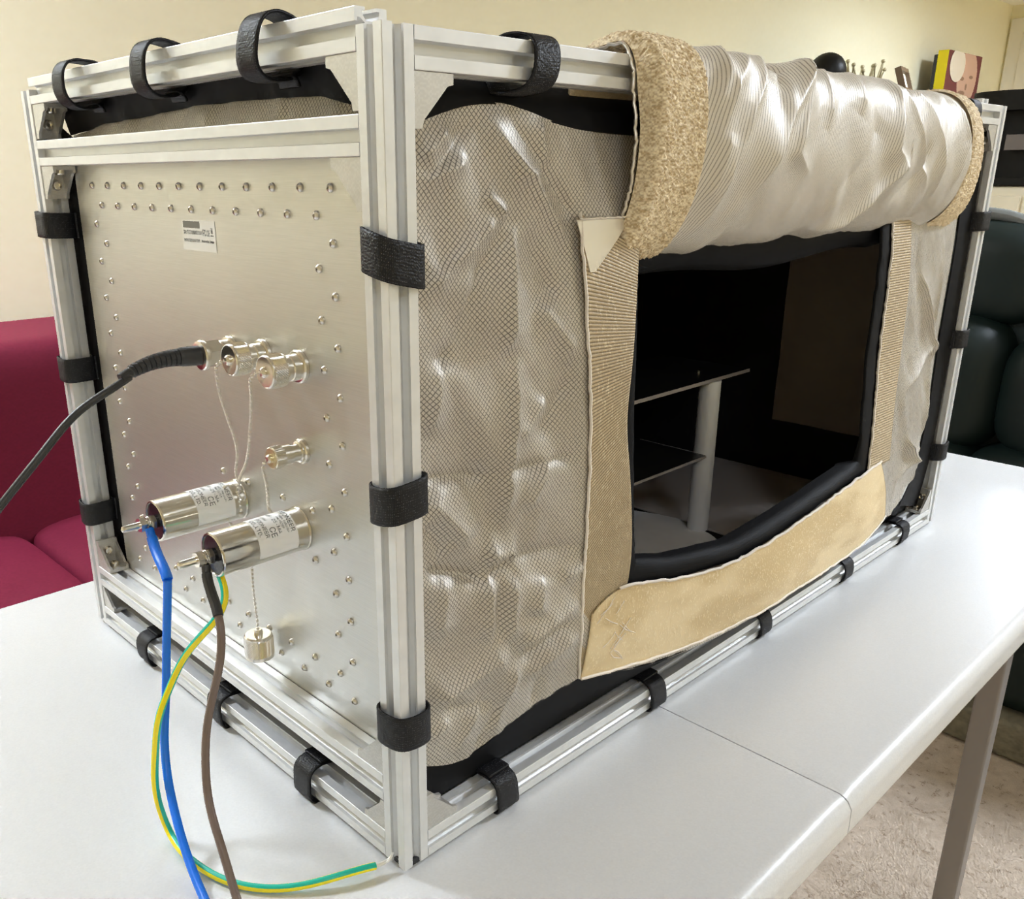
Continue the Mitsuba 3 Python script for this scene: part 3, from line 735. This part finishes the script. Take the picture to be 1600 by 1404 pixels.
FGd = FG + NN * (fold * mask)[..., None]
ia, ib = np.searchsorted(FG[:, 0, 0], [.238, .724])
body = FGd[ia - 6:ib + 6]
arc = np.r_[0, np.cumsum(np.linalg.norm(np.diff(FG[230], axis=0), axis=1))]
uvb = np.stack([np.repeat(body[:, :1, 0], nt, 1), np.repeat(arc[None], len(body), 0)], -1).reshape(-1, 2)
def outward(G):
    return sheet(G)
kf = put(rf, outward(body), 'm_flap', ten, smooth=True, uv=uvb, label='rolled-up pale fabric window flap hanging over the top rail')
def fine_tape(xa, xb, n, seed, name, label):
    xs_ = np.linspace(xa, xb, n)
    q = PI(xs_)
    t2 = np.linspace(0, 1, 300)
    G = np.stack([np.repeat(xs_[:, None], nt, 1), q[..., 0], q[..., 1]], -1)
    G = np.stack([[np.interp(t2, s_t, G[i, :, k]) for k in range(3)] for i in range(n)]).transpose(0, 2, 1)
    a, b = np.gradient(G, axis=0), np.gradient(G, axis=1)
    N_ = np.cross(a, b); N_ /= np.linalg.norm(N_, axis=-1, keepdims=True)
    if N_[n // 2, 150, 1] > 0: N_ = -N_
    ed = np.clip(np.minimum(np.arange(n), n - 1 - np.arange(n)) / 4.0, 0, 1)[:, None]
    h = .0008 + (.0002 + .0020 * meshkit.noise(G * 900, seed) + .0012 * meshkit.noise(G * 400, seed + 1)) * ed
    return put(name, sheet(G + N_ * h[..., None]), 'm_loop', kf, smooth=True, label=label)
fine_tape(.194, .2445, 78, 3, 'loop_tape', 'fuzzy beige loop tape at the left end of the flap')
fine_tape(.716, .7815, 90, 8, 'loop_tape', 'fuzzy beige loop tape at the right end of the flap')
edge_bead(FG[0] + [-.0004, -.0006, 0], .0011, 'stitched_edge', kf, 'm_silver_seam', wob=.0015)
# folded silver corner tab under the left end of the flap
tq = np.linspace(0, 1, 16)
tabg = []
for v_ in tq:
    z_ = .3985 - .032 * v_
    xa, xb = .1525 + .010 * v_, .1525 + .010 * v_ + (.044 * (1 - v_) + .004)
    xr = np.linspace(xa, xb, 16)
    tabg.append(np.stack([xr, yf(xr, np.full(16, z_)) - .0022 - .002 * np.sin(np.pi * tq) * (1 - v_), np.full(16, z_) - .004 * tq * (1 - v_) * 0], 1))
tabg = np.array(tabg)
put('folded_corner', sheet(tabg, .001), 'm_silver_seam', kf, smooth=40, label='folded shiny silver corner')
edge_bead(np.stack([np.linspace(.1525, .198, 10), yf(np.linspace(.1525, .198, 10), np.full(10, .399)) - .0045, np.full(10, .399)], 1), .0008, 'stitched_edge', kf, 'm_silver_seam', wob=.0008)
# hook tape glimpsed between rail and webbing
bg = np.linspace(.165, .24, 20)
band(np.stack([bg, np.full(20, .0235), np.full(20, .4655)], 1), np.stack([bg, np.full(20, .0225), np.full(20, .480)], 1), 3, 'm_hook', 'hook_tape')

# ------------------------------------------------------------------ hook and loop straps
def strap(center, half, e1, e2, axis, a0, tail, width=.020, tilt=0.0, turns=1.16, shift=0.0, seed=0, round_=5.0, label='', shape=None):
    """band in the plane (e1, e2) around center, starting at angle a0 where its tail leaves for the tent."""
    e1, e2, axis = (np.asarray(v, float) for v in (e1, e2, axis))
    r = np.random.default_rng(seed)
    th = np.linspace(a0, a0 + 2 * math.pi * turns, 90)
    ca, sa = np.cos(th), np.sin(th)
    R = (np.abs(ca / half[0]) ** round_ + np.abs(sa / half[1]) ** round_) ** (-1 / round_)
    R = R + .0022 * (th - a0) / (2 * math.pi) + .0006 * np.sin(3 * th + seed)
    P = np.stack([R * ca, R * sa], 1)
    tl = np.asarray(tail, float)
    pre = resample([tl, (tl + P[0]) / 2 + .002 * np.array([-sa[0], ca[0]]), P[0]], 14)[:-1]
    P = np.vstack([pre, P])
    P = np.stack([gaussian_filter(P[:, 0], 1.6, mode='nearest'), gaussian_filter(P[:, 1], 1.6, mode='nearest')], 1)
    wv = np.linspace(-width / 2, width / 2, 7)
    s = np.r_[0, np.cumsum(np.linalg.norm(np.diff(P, axis=0), axis=1))]
    off = tilt * (P[:, 0] - P[:, 1]) + shift * s
    G = np.asarray(center, float) + P[:, 0, None, None] * e1 + P[:, 1, None, None] * e2 + (off[:, None] + wv[None])[..., None] * axis
    mesh = sheet(G, .0016)
    uv = np.stack([np.repeat(wv[None], len(P), 0), np.repeat(s[:, None], 7, 1)], -1).reshape(-1, 2)
    tagk = thing('hook_and_loop_strap', label, 'strap', 'black hook and loop straps tying the tent to the frame')
    scene[tagk] = mikit.ply(mesh, 'm_strap', True, uv=np.vstack([uv, uv]))
    return tagk
q4 = math.pi / 4
for i, (y, lab) in enumerate(((.372, 'loose black strap on the top side rail, farthest from the near corner post'), (.2385, 'loose black strap in the middle of the top side rail'), (.104, 'loose black strap on the top side rail nearest the near corner post'))):
    strap((.0075, y, H + DZ - .0100), (.0165, .0140), X, Z, Y, -1.15, (.0150, -.0200), tilt=.25, seed=i, round_=2.8, label=lab, shift=.02)
strap((.108, .0105, H - .0105), (.0150, .0145), Y, Z, X, -.9, (.018, -.028), tilt=-.2, seed=4, round_=3.2, label='black strap on the front top rail left of the rolled flap')
strap((.786, .0105, H - .0105), (.0140, .0140), Y, Z, X, -.9, (.018, -.028), seed=5, round_=3.2, label='black strap on the front top rail right of the rolled flap')
for i, (z, tl, lab) in enumerate(((.3845, -.20, 'black strap on the near corner post, uppermost of its three'), (.2515, .12, 'black strap on the near corner post, middle of its three'), (.1035, .0, 'black strap on the near corner post, lowest of its three'))):
    strap((.0102, .0102, z), (.0136, .0136), X, Y, Z, q4, (.022, .022), width=.0225, tilt=tl, seed=10 + i, round_=3.6, label=lab, turns=1.12)
for i, (z, lab) in enumerate(((.3855, 'black strap on the far left post, uppermost of its three'), (.2580, 'black strap on the far left post, middle of its three'), (.1180, 'black strap on the far left post, lowest of its three'))):
    strap((.0102, LY - .0102, z), (.0136, .0136), X, Y, Z, -q4, (.026, -.016), width=.0215, tilt=.03 * (i - 1), seed=20 + i, round_=4, label=lab, turns=1.3)
for i, (z, lab) in enumerate(((.3710, 'black strap on the right post, uppermost of its three'), (.2360, 'black strap on the right post, middle of its three'), (.0957, 'black strap on the right post, lowest of its three'))):
    strap((LX - .0102, .0102, z), (.0136, .0136), X, Y, Z, 3 * q4, (-.020, .026), width=.021, tilt=.02, seed=30 + i, round_=4, label=lab, turns=1.2)
for i, (x, lab) in enumerate(((.094, 'black strap on the front bottom rail nearest the near corner post'), (.277, 'black strap on the front bottom rail, second from the near corner post'), (.456, 'black strap on the front bottom rail, third from the near corner post'),
                              (.637, 'black strap on the front bottom rail, fourth from the near corner post'), (.792, 'black strap on the front bottom rail nearest the right post'))):
    strap((x, .0100, .0105), (.0134, .0134), Y, Z, X, .9, (.022, .024), tilt=.08, seed=40 + i, round_=3.8, label=lab)
for i, (y, lab) in enumerate(((.368, 'black strap on the bottom side rail farthest from the near corner post'), (.235, 'black strap in the middle of the bottom side rail'), (.1085, 'black strap on the bottom side rail nearest the near corner post'))):
    strap((.0098, y, .0105), (.0138, .0134), X, Z, Y, .9, (.024, .020), seed=50 + i, round_=3.6, label=lab)

# ------------------------------------------------------------------ connector panel
cp = thing('connector_panel', 'flat brushed metal panel edged by a double row of screws, holding the connectors', 'panel')
PX = .0205
pl = Polygon([(.040, .0600), (.443, .0600), (.443, .4345), (.040, .4345)]).buffer(-.004).buffer(.004, 4)
pm = trimesh.creation.extrude_polygon(pl, .003, engine='earcut')
pm.apply_transform(frame((PX, 0, 0), Y, Z, X))
put('plate', pm, 'm_plate', cp, uv=np.stack([pm.vertices[:, 1], pm.vertices[:, 2]], 1))
star = lambda i, th: (1 + .22 * np.cos(6 * th)) if i >= 3 else np.ones_like(th)
sm = lathe([(.0027, 0), (.00265, .0009), (.0018, .0019), (.00098, .0021), (.00092, .0008)], 18, star)
SCR = mikit.ply(sm, 'm_steel', 35)
def screw(y, z):
    a = rng.uniform(0, 6.28); u = np.array([0, math.cos(a), math.sin(a)]); v = np.array([0, -math.sin(a), math.cos(a)])
    put('screw', SCR, None, cp, M=frame((PX - .0001, y, z), u, np.cross(-X, u), -X))
o0, pz = .0745, .0304
for i in range(12):
    for j in range(12):
        if i in (0, 11) or j in (0, 11): screw(o0 + i * .03035, .0832 + j * .03048)
for i in range(11):
    for j in range(11):
        if i in (0, 10) or j in (0, 10): screw(o0 + .0152 + i * .03035, .0984 + j * .03048)
for y, z in ((.148, .213), (.112, .213), (.112, .177), (.148, .177), (.230, .213), (.194, .213), (.194, .177), (.230, .177)): screw(y, z)
# printed label on the plate
st = put('label_sticker', rbox(PX - .0004, PX - .0001, .2105, .2580, .3750, .3960, .0001), 'm_plate_sticker', cp, label='small pale printed rating sticker')
def flat_text(txt, wid, h, y, z, bold=False):
    q = meshkit.text_mesh(txt, h, .0001, bold)
    q.apply_translation([-q.bounds[0][0], 0, 0]); q.apply_scale([wid / q.extents[0], 1, 1])
    return moved(q, frame((PX - .00045, y, z), -Y, Z, -X))
tx = cat_([flat_text('S/N: TEST780M0071109', .0265, .0027, .2557, .3862), flat_text('TENTEX SHIELDED TENT', .0235, .0021, .2562, .3810), flat_text('Made in the Taiwan', .0170, .0019, .2300, .3812)])
put('lettering', tx, 'm_print', st)
put('certification_marks', cat_([flat_text('FC', .0044, .0042, .2278, .3857, True), flat_text('CE', .0042, .0040, .2222, .3857)]), 'm_print', st)
binm = cat_([bx(-.0010, .0010, 0, .0026, 0, .0001), bx(-.0014, .0014, .0030, .0036, 0, .0001), bx(-.0022, .0022, -.0018, -.0010, 0, .0001)])
put('waste_bin_mark', moved(binm, frame((PX - .00045, .2150, .3876), -Y, Z, -X)), 'm_print', st)
put('grey_bar', bx(PX - .0005, PX - .0004, .2315, .2558, .3905, .3952), 'm_print_grey', st)

# coaxial bulkhead connectors and dust caps
def cyl_uv(r, h0, h1, n=40):
    th = np.linspace(0, 2 * np.pi, n + 1)
    V = np.vstack([np.stack([r * np.cos(th), r * np.sin(th), np.full(n + 1, h)], 1) for h in (h0, h1)])
    F = []
    for j in range(n): F += [[j, j + 1, n + 2 + j], [j, n + 2 + j, n + 1 + j]]
    uv = np.vstack([np.stack([th / (2 * np.pi), np.full(n + 1, h)], 1) for h in (h0, h1)])
    return trimesh.Trimesh(V, F, process=False), uv
def hexbar(r, h0, h1):
    q = trimesh.creation.extrude_polygon(Polygon([(r * math.cos(a), r * math.sin(a)) for a in np.arange(6) * math.pi / 3 + .3]), h1 - h0, engine='earcut'); q.apply_translation([0, 0, h0]); return q
CON = [(.117, .3100), (.160, .3115), (.203, .3085)]
def AX(y, z): return frame((PX - .0002, y, z), Y, -Z, -X)     # local z points out of the panel
def n_connector(y, z, lab):
    t = thing('coaxial_connector', lab, 'connector', 'nickel coaxial connectors on the panel')
    M = AX(y, z)
    put('flange', lathe([(.0095, 0), (.0108, 0), (.0108, .0022), (.0098, .0030), (.0080, .0032)], 36), 'm_nickel', t, 30, M=M)
    put('barrel', lathe([(.0086, .0030), (.0086, .0085), (.0079, .0092), (.0079, .0145)], 36), 'm_nickel', t, 30, M=M)
    return t
def knurl(r, h0, h1, rings, n=84):
    return lathe([(r, h) for h in np.linspace(h0, h1, rings)], n, lambda i, th: 1 + (.05 if 0 < i < rings - 1 else 0) * ((np.arange(n) + i) % 2))
def n_cap(M, lab, face=True):
    t = thing('dust_cap', lab, 'dust cap')
    put('knurled_ring', knurl(.0105, .0146, .0246, 13), 'm_nickel', t, False, M=M)
    put('cap_body', lathe([(.0095, .0135), (.0105, .0138), (.01055, .0145), (.01055, .0245), (.0106, .0248), (.0106, .0256), (.0098, .0264), (.0095, .0262)], 40), 'm_nickel', t, 30, M=M)
    put('cap_face', lathe([(.0095, .0255), (.0095, .0261), (.0001, .0261)], 36), 'm_brass_face', t, 30, M=M, label='brass coloured end face')
    put('chain_tab', cat_([lathe([(.0035, .0260), (.0035, .0275), (.0022, .0290), (.0001, .0292)], 14)]), 'm_nickel', t, 30, M=M)
    return t
_bead = trimesh.creation.icosphere(subdivisions=1, radius=.00125)
def chain(pts, parent, name='bead_chain'):
    p = spline(pts, 400)
    s = np.r_[0, np.cumsum(np.linalg.norm(np.diff(p, axis=0), axis=1))]
    n = max(3, int(s[-1] / .0033))
    q = np.stack([np.interp(np.linspace(0, s[-1], n), s, p[:, k]) for k in range(3)], 1)
    ms = []
    for a in q:
        b = _bead.copy(); b.apply_translation(a); ms.append(b)
    ms.append(tube(p[::8], .00035, 5)[0])
    return put(name, cat_(ms), 'm_steel', parent, smooth=60, label='ball chain')
c1 = n_connector(*CON[2], 'nickel coaxial connector holding the black cable plug')
c2 = n_connector(*CON[1], 'nickel coaxial connector in the middle of the upper row')
c3 = n_connector(*CON[0], 'nickel coaxial connector nearest the near post in the upper row')
cap2 = n_cap(AX(*CON[1]), 'knurled nickel dust cap on the middle connector of the upper row')
cap3 = n_cap(AX(*CON[0]), 'knurled nickel dust cap on the connector nearest the near post')
STUD = np.array([PX - .004, .1945, .206])
f2 = np.array([PX - .0285, CON[1][0] + .001, CON[1][1]]); f3 = np.array([PX - .0285, CON[0][0] + .001, CON[0][1]])
chain([f2, f2 + [-.003, .006, -.004], f2 + [-.002, .010, -.012], f2 + [.008, .018, -.045], f2 + [.017, .026, -.075], STUD + [-.004, .003, .012], STUD], cap2)
chain([f3, f3 + [-.003, .006, -.003], f3 + [-.001, .012, -.012], f3 + [.006, .028, -.040], f3 + [.012, .050, -.075], STUD + [-.006, -.004, .010], STUD + [-.006, -.004, -.012]], cap3)
# the small bayonet connector
bn = thing('bayonet_connector', 'small bayonet connector with a slotted collar below the upper row', 'connector')
MB = AX(.1200, .2530)
put('flange', lathe([(.0070, 0), (.0085, 0), (.0085, .0020), (.0076, .0028), (.0062, .003)], 32), 'm_nickel', bn, 30, M=MB)
put('barrel', lathe([(.0072, .0028), (.0072, .0040), (.0058, .0045), (.0058, .0130)], 32), 'm_nickel', bn, 30, M=MB)
put('bayonet_pin', moved(lathe([(.0011, 0), (.0011, .0035), (.0001, .0036)], 10), frame((0.0045, 0.0045, .009), Z, np.array([-.707, .707, 0]), np.array([.707, .707, 0]))), 'm_nickel', bn, 30, M=MB)
bc = thing('bayonet_dust_cap', 'small fluted dust cap on the bayonet connector', 'dust cap')
put('sleeve', lathe([(.0062, .0100), (.0066, .0102), (.0066, .0170), (.0060, .0172)], 36), 'm_nickel', bc, 30, M=MB)
flute = lathe([(.0068, .0165), (.0074, .0168), (.0074, .0235), (.0068, .0240), (.0062, .0240)], 72, lambda i, th: 1 + .018 * np.sign(np.cos(36 * th)))
put('fluted_ring', flute, 'm_nickel', bc, False, M=MB)
put('cap_face', lathe([(.0064, .0236), (.0064, .0243), (.0001, .0243)], 28), 'm_brass_face', bc, 30, M=MB)
put('chain_tab', lathe([(.0030, .0242), (.0030, .0262), (.0018, .0275), (.0001, .0276)], 12), 'm_nickel', bc, 30, M=MB)
fb = np.array([PX - .0268, .121, .2525])
chain([fb, fb + [-.002, .002, -.004], fb + [0, .005, -.012], fb + [.006, .013, -.030], fb + [.012, .022, -.044], fb + [.020, .028, -.052], np.array([PX - .003, .1490, .1800])], bc)
# loose cap hanging on its chain
hc = thing('hanging_dust_cap', 'knurled dust cap hanging on a ball chain below the filters', 'dust cap')
Mh = frame((.006, .1735, .1015 + .0255 - .0255), X, Y, Z) @ frame((0, 0, 0), X, -Y, -Z)
put('knurled_ring', knurl(.0105, .0020, .0166, 19), 'm_nickel', hc, False, M=Mh)
put('cap_body', lathe([(.0001, .0), (.0095, .0), (.0104, .0010), (.01055, .0020), (.01055, .0165), (.0108, .0175), (.0108, .0185), (.0095, .0190), (.0092, .0190), (.0092, .0030)], 40), 'm_nickel', hc, 30, M=Mh)
put('chain_tab', lathe([(.0034, -.0003), (.0030, -.0030), (.0016, -.0042), (.0001, -.0043)], 12)if False else lathe([(.0030, -.0040), (.0034, -.0025), (.0034, .0002)], 12), 'm_nickel', hc, 30, M=Mh)
chain([STUD, STUD + [-.010, .010, .004], STUD + [-.014, .016, -.006], STUD + [-.013, .013, -.016], STUD + [-.010, .003, -.026], np.array([.006, .176, .170]), np.array([.006, .1752, .145]), np.array([.006, .1740, .120]), np.array([.006, .1735, .1055])], hc)
ring = [STUD + [-.003 + .0, .006 * math.cos(a), .006 * math.sin(a)] for a in np.linspace(0, 2 * math.pi, 24)]
put('chain_ring', tube(ring, .0008, 6)[0], 'm_nickel', cp, True, label='chain ring held by a screw')

# ------------------------------------------------------------------ feed-through filters
def wrap(mesh, r, th0, ax0):
    v = mesh.vertices; a = th0 - v[:, 0] / r
    R = r + v[:, 2]
    return trimesh.Trimesh(np.stack([R * np.sin(a), -R * np.cos(a), ax0 + v[:, 1]], 1), mesh.faces, process=False)
def strip_mesh(w_, h_, n=24, rad=.0015):
    xs_ = np.linspace(0, w_, n)
    lo = np.where((xs_ < rad) | (xs_ > w_ - rad), 1, 0)
    V = np.vstack([np.stack([xs_, np.zeros(n), np.full(n, .00015)], 1), np.stack([xs_, np.full(n, h_), np.full(n, .00015)], 1)])
    F = []
    for j in range(n - 1): F += [[j, j + 1, n + j + 1], [j, n + j + 1, n + j]]
    return trimesh.Trimesh(V, F, process=False)
FR, FL = .0150, .0665
def line_filter(y, z, lab, wired):
    t = thing('line_filter', lab, 'filter', None)
    # local frame: z out of the panel (world -x), x = world y, y = world -z
    M = AX(y, z)
    put('can', lathe([(FR + .0003, .0), (FR + .0006, .0008), (FR, .0016), (FR, FL - .0012), (FR - .0005, FL - .0003), (FR - .0016, FL), (FR - .0018, FL - .0015)], 48), 'm_can', t, 25, M=M)
    put('end_cap', lathe([(FR - .0015, FL - .0025), (FR - .0015, FL - .0010), (.0001, FL - .0006)], 40), 'm_epoxy', t, 30, M=M, label='glossy black end')
    put('stud', lathe([(.0026, FL - .001), (.0026, FL + .021), (.0021, FL + .0235), (.0001, FL + .0245)], 18), 'm_nickel', t, 30, M=M)
    put('hex_nut', hexbar(.0054, FL + .0005, FL + .0042), 'm_nickel', t, M=M)
    put('washer', lathe([(.0026, FL + .0046), (.0052, FL + .0046), (.0052, FL + .0056), (.0026, FL + .0056)], 24), 'm_nickel', t, 30, M=M)
    put('hex_nut', hexbar(.0054, FL + .0075, FL + .0115), 'm_nickel', t, M=M)
    put('ring_terminal', lathe([(.0026, FL + .0058), (.0050, FL + .0058), (.0050, FL + .0066), (.0026, FL + .0066)], 20), 'm_nickel', t, 30, M=M)
    # label: reading direction runs down the visible side; line tops face the panel
    # local cylinder: angle a with (sin, -cos): a = 0 is -y local = world +z (top); world -y side is local -x
    base = wrap(strip_mesh(.0366, .0300), FR + .0001, math.radians(22), 0)
    v = base.vertices.copy(); v[:, 2] = .0405 - v[:, 2]; base = trimesh.Trimesh(v, base.faces, process=False)
    lb = put('label', base, 'm_white_sticker', t, True, M=M, label='white wraparound label with printing')
    tm = []
    for txt, h, u0, y0 in (('PIONEER', .0034, .003, .0252), ('FEED THROUGH', .0014, .0085, .0225), ('EMI FILTER', .0014, .009, .0200), ('OF-25-M4', .0026, .003, .0160), ('CE', .0042, .0165, .0105), ('250V', .0018, .004, .0110), ('PIONEER', .0029, .0055, .0062), ('CO.,LTD.', .0027, .0055, .0018)):
        q = meshkit.text_mesh(txt, h, .0001); q.apply_translation([u0, y0, .0002]); tm.append(q)
    q = wrap(cat_(tm), FR + .0001, math.radians(22), 0); v = q.vertices.copy(); v[:, 2] = .0405 - v[:, 2]
    put('lettering', trimesh.Trimesh(v, q.faces, process=False), 'm_print', lb, M=M)
    return t
fa = line_filter(.2120, .1950, 'cylindrical metal line filter farther from the near post, wired to the blue lead', 1)
fb_ = line_filter(.1300, .1950, 'cylindrical metal line filter nearer the near post, wired to the brown lead', 1)

# ------------------------------------------------------------------ cables
def wire(name, pts, r, mat, lab, cat, n=200, seg=14, twist=0.0, key=None, part=None, plabel=None):
    mm, uv = tube(spline(pts, n), r, seg, twist)
    if part: return put(part, mm, mat, key, True, uv=uv, label=plabel)
    t = thing(name, lab, cat)
    put('insulation', mm, mat, t, True, uv=uv)
    return t
bw = thing('blue_wire', 'blue insulated wire hanging from the farther line filter to the table', 'wire')
PB = [(-.0525, .2075, .1925), (-.0535, .2023, .1865), (-.0560, .1911, .1791), (-.0590, .1751, .1724), (-.0600, .1702, .1687)]
wire('', PB, np.r_[np.full(30, .0030), np.full(170, .0036)], 'm_blue', None, None, key=bw, part='heat_shrink')
wire('', [PB[-1], (-.0630, .1711, .1430), (-.0670, .1705, .1153), (-.0740, .1643, .0857), (-.0820, .1567, .0573), (-.0880, .1438, .0361), (-.0940, .1239, .0214), (-.1000, .0990, .0092), (-.1054, .0700, .0010), (-.112, .035, -.0008), (-.13, -.03, -.0008)], .0029, 'm_blue', None, None, key=bw, part='insulation')
bb = thing('brown_wire', 'brown printed wire with a black sleeve hanging from the nearer line filter', 'wire')
PN = [(-.0525, .1272, .1912), (-.0540, .1246, .1859), (-.0570, .1149, .1777), (-.0610, .1007, .1679)]
wire('', PN, np.r_[np.full(30, .0028), np.full(170, .0033)], 'm_rubber', None, None, key=bb, part='heat_shrink', plabel='black heat shrink sleeve')
wire('', [PN[-1], (-.0630, .0953, .1606), (-.0670, .0920, .1435), (-.0730, .0942, .1201), (-.0800, .0936, .0982), (-.0850, .0897, .0791), (-.0900, .0800, .0562), (-.0945, .0608, .0393), (-.0965, .0470, .0215), (-.1000, .0300, .0080), (-.105, .010, -.0005), (-.12, -.04, -.0010)], .0026, 'm_brown', None, None, key=bb, part='insulation')
ew = thing('earth_wire', 'green and yellow earth wire curving to the foot of the near corner post', 'wire')
wire('', [(-.0100, .1620, .1760), (-.0280, .1560, .1780), (-.0385, .1400, .1790), (-.0425, .1265, .1750), (-.0450, .1210, .1680), (-.0500, .1200, .1590), (-.0570, .1240, .1490), (-.0640, .1330, .1360), (-.0700, .1420, .1210), (-.0800, .1450, .1020), (-0.0875, 0.1444, 0.0887), (-0.0925, 0.1471, 0.0623), (-0.0950, 0.1485, 0.0398), (-0.0958, 0.1451, 0.0197), (-0.0946, 0.1374, 0.0030), (-0.0962, 0.1136, 0.0005), (-0.0940, 0.0962, -0.0005), (-0.0818, 0.0623, -0.0008), (-0.0592, 0.0383, 0.0000), (-.0320, .0220, .0035), (-.0125, .0150, .0025)], .0025, 'm_earth', None, None, key=ew, part='insulation', twist=5.5)
wire('', [(-.0125, .0150, .0025), (-.007, .0132, .0028), (-.0022, .0118, .0050), (-.0008, .0113, .008)], np.linspace(.0016, .0009, 200), 'm_tin', None, None, key=ew, part='bare_end', plabel='tinned bare end')
cx = thing('coaxial_cable', 'black coaxial cable plugged into the panel and running out to the left', 'cable')
MC = AX(*CON[2])
put('hex_coupling', hexbar(.0098, .0105, .0215), 'm_nickel', cx, M=MC, label='nickel hexagonal coupling nut')
put('coupling_collar', lathe([(.0085, .0210), (.0104, .0212), (.0106, .0225), (.0106, .0236), (.0098, .0246), (.0075, .0248)], 32), 'm_nickel', cx, 30, M=MC)
b0 = np.array([PX - .0245, CON[2][0], CON[2][1]])
bp = spline([b0, b0 + [-.012, .0015, .0005], b0 + [-.028, .003, .0000], b0 + [-.046, .003, -.0040], b0 + [-.056, .002, -.0080]], 220)
sfr = np.linspace(0, 1, 220)
br = np.interp(sfr, [0, .22, .26, .85, .86, 1.0], [.0068, .0066, .0060, .0044, .0036, .0036])
gro = ((sfr > .26) & (sfr < .84) & ((sfr * 16) % 1 < .28))
put('strain_relief', tube(bp, br - .0008 * gro, 18)[0], 'm_rubber', cx, 35, label='black ribbed strain relief boot')
cpts = [bp[-1] - [-.006, 0, -.0005], bp[-1] + [-.012, -.002, -.0070], (-.0900, .2045, .2840), (-.1150, .2020, .2640), (-.1450, .2000, .2370), (-.190, .196, .190), (-.24, .19, .12), (-.29, .18, .045), (-.34, .17, .006), (-.42, .15, .0002), (-.55, .12, .0002)]
wire('', cpts, .0026, 'm_rubber', None, None, key=cx, part='jacket')

# ------------------------------------------------------------------ stand inside the tent
sd = thing('test_stand', 'two tier black shelf on a white column and round white base inside the tent', 'stand')
z0 = IZ0
base = lathe([(.098, 0), (.103, .004), (.104, .012), (.101, .020), (.098, .022)], 72, lambda i, th: 1 + .010 * np.cos(9 * th + .6) + .004 * np.cos(23 * th))
put('base_disc', base, 'm_foam', sd, 40, M=frame((.462, .168, z0 + .0002), X, Y, Z), label='thick white foam disc')
for x, y in ((.552, .1375), (.385, .30), (.552, .30)):
    put('column', lathe([(.0115, z0 + .0220), (.0115, .2155)], 28), 'm_white_plastic', sd, 40, M=frame((x, y, 0), X, Y, Z))
k = put('upper_shelf', bx(.30, .615, .128, .36, .2160, .2200), 'm_black_acrylic', sd)
put('shelf_edge', bx(.30, .615, .1272, .1282, .2162, .2198), 'm_acrylic_edge', k)
put('shelf_screw', SC_B, None, k, M=frame((.555, .155, .2199), X, Y, Z) @ np.diag([.5, .5, .5, 1]))
k = put('lower_shelf', bx(.30, .540, .128, .36, .1320, .1350), 'm_black_acrylic', sd)
put('shelf_edge', bx(.30, .540, .1272, .1282, .1322, .1348), 'm_acrylic_edge', k)
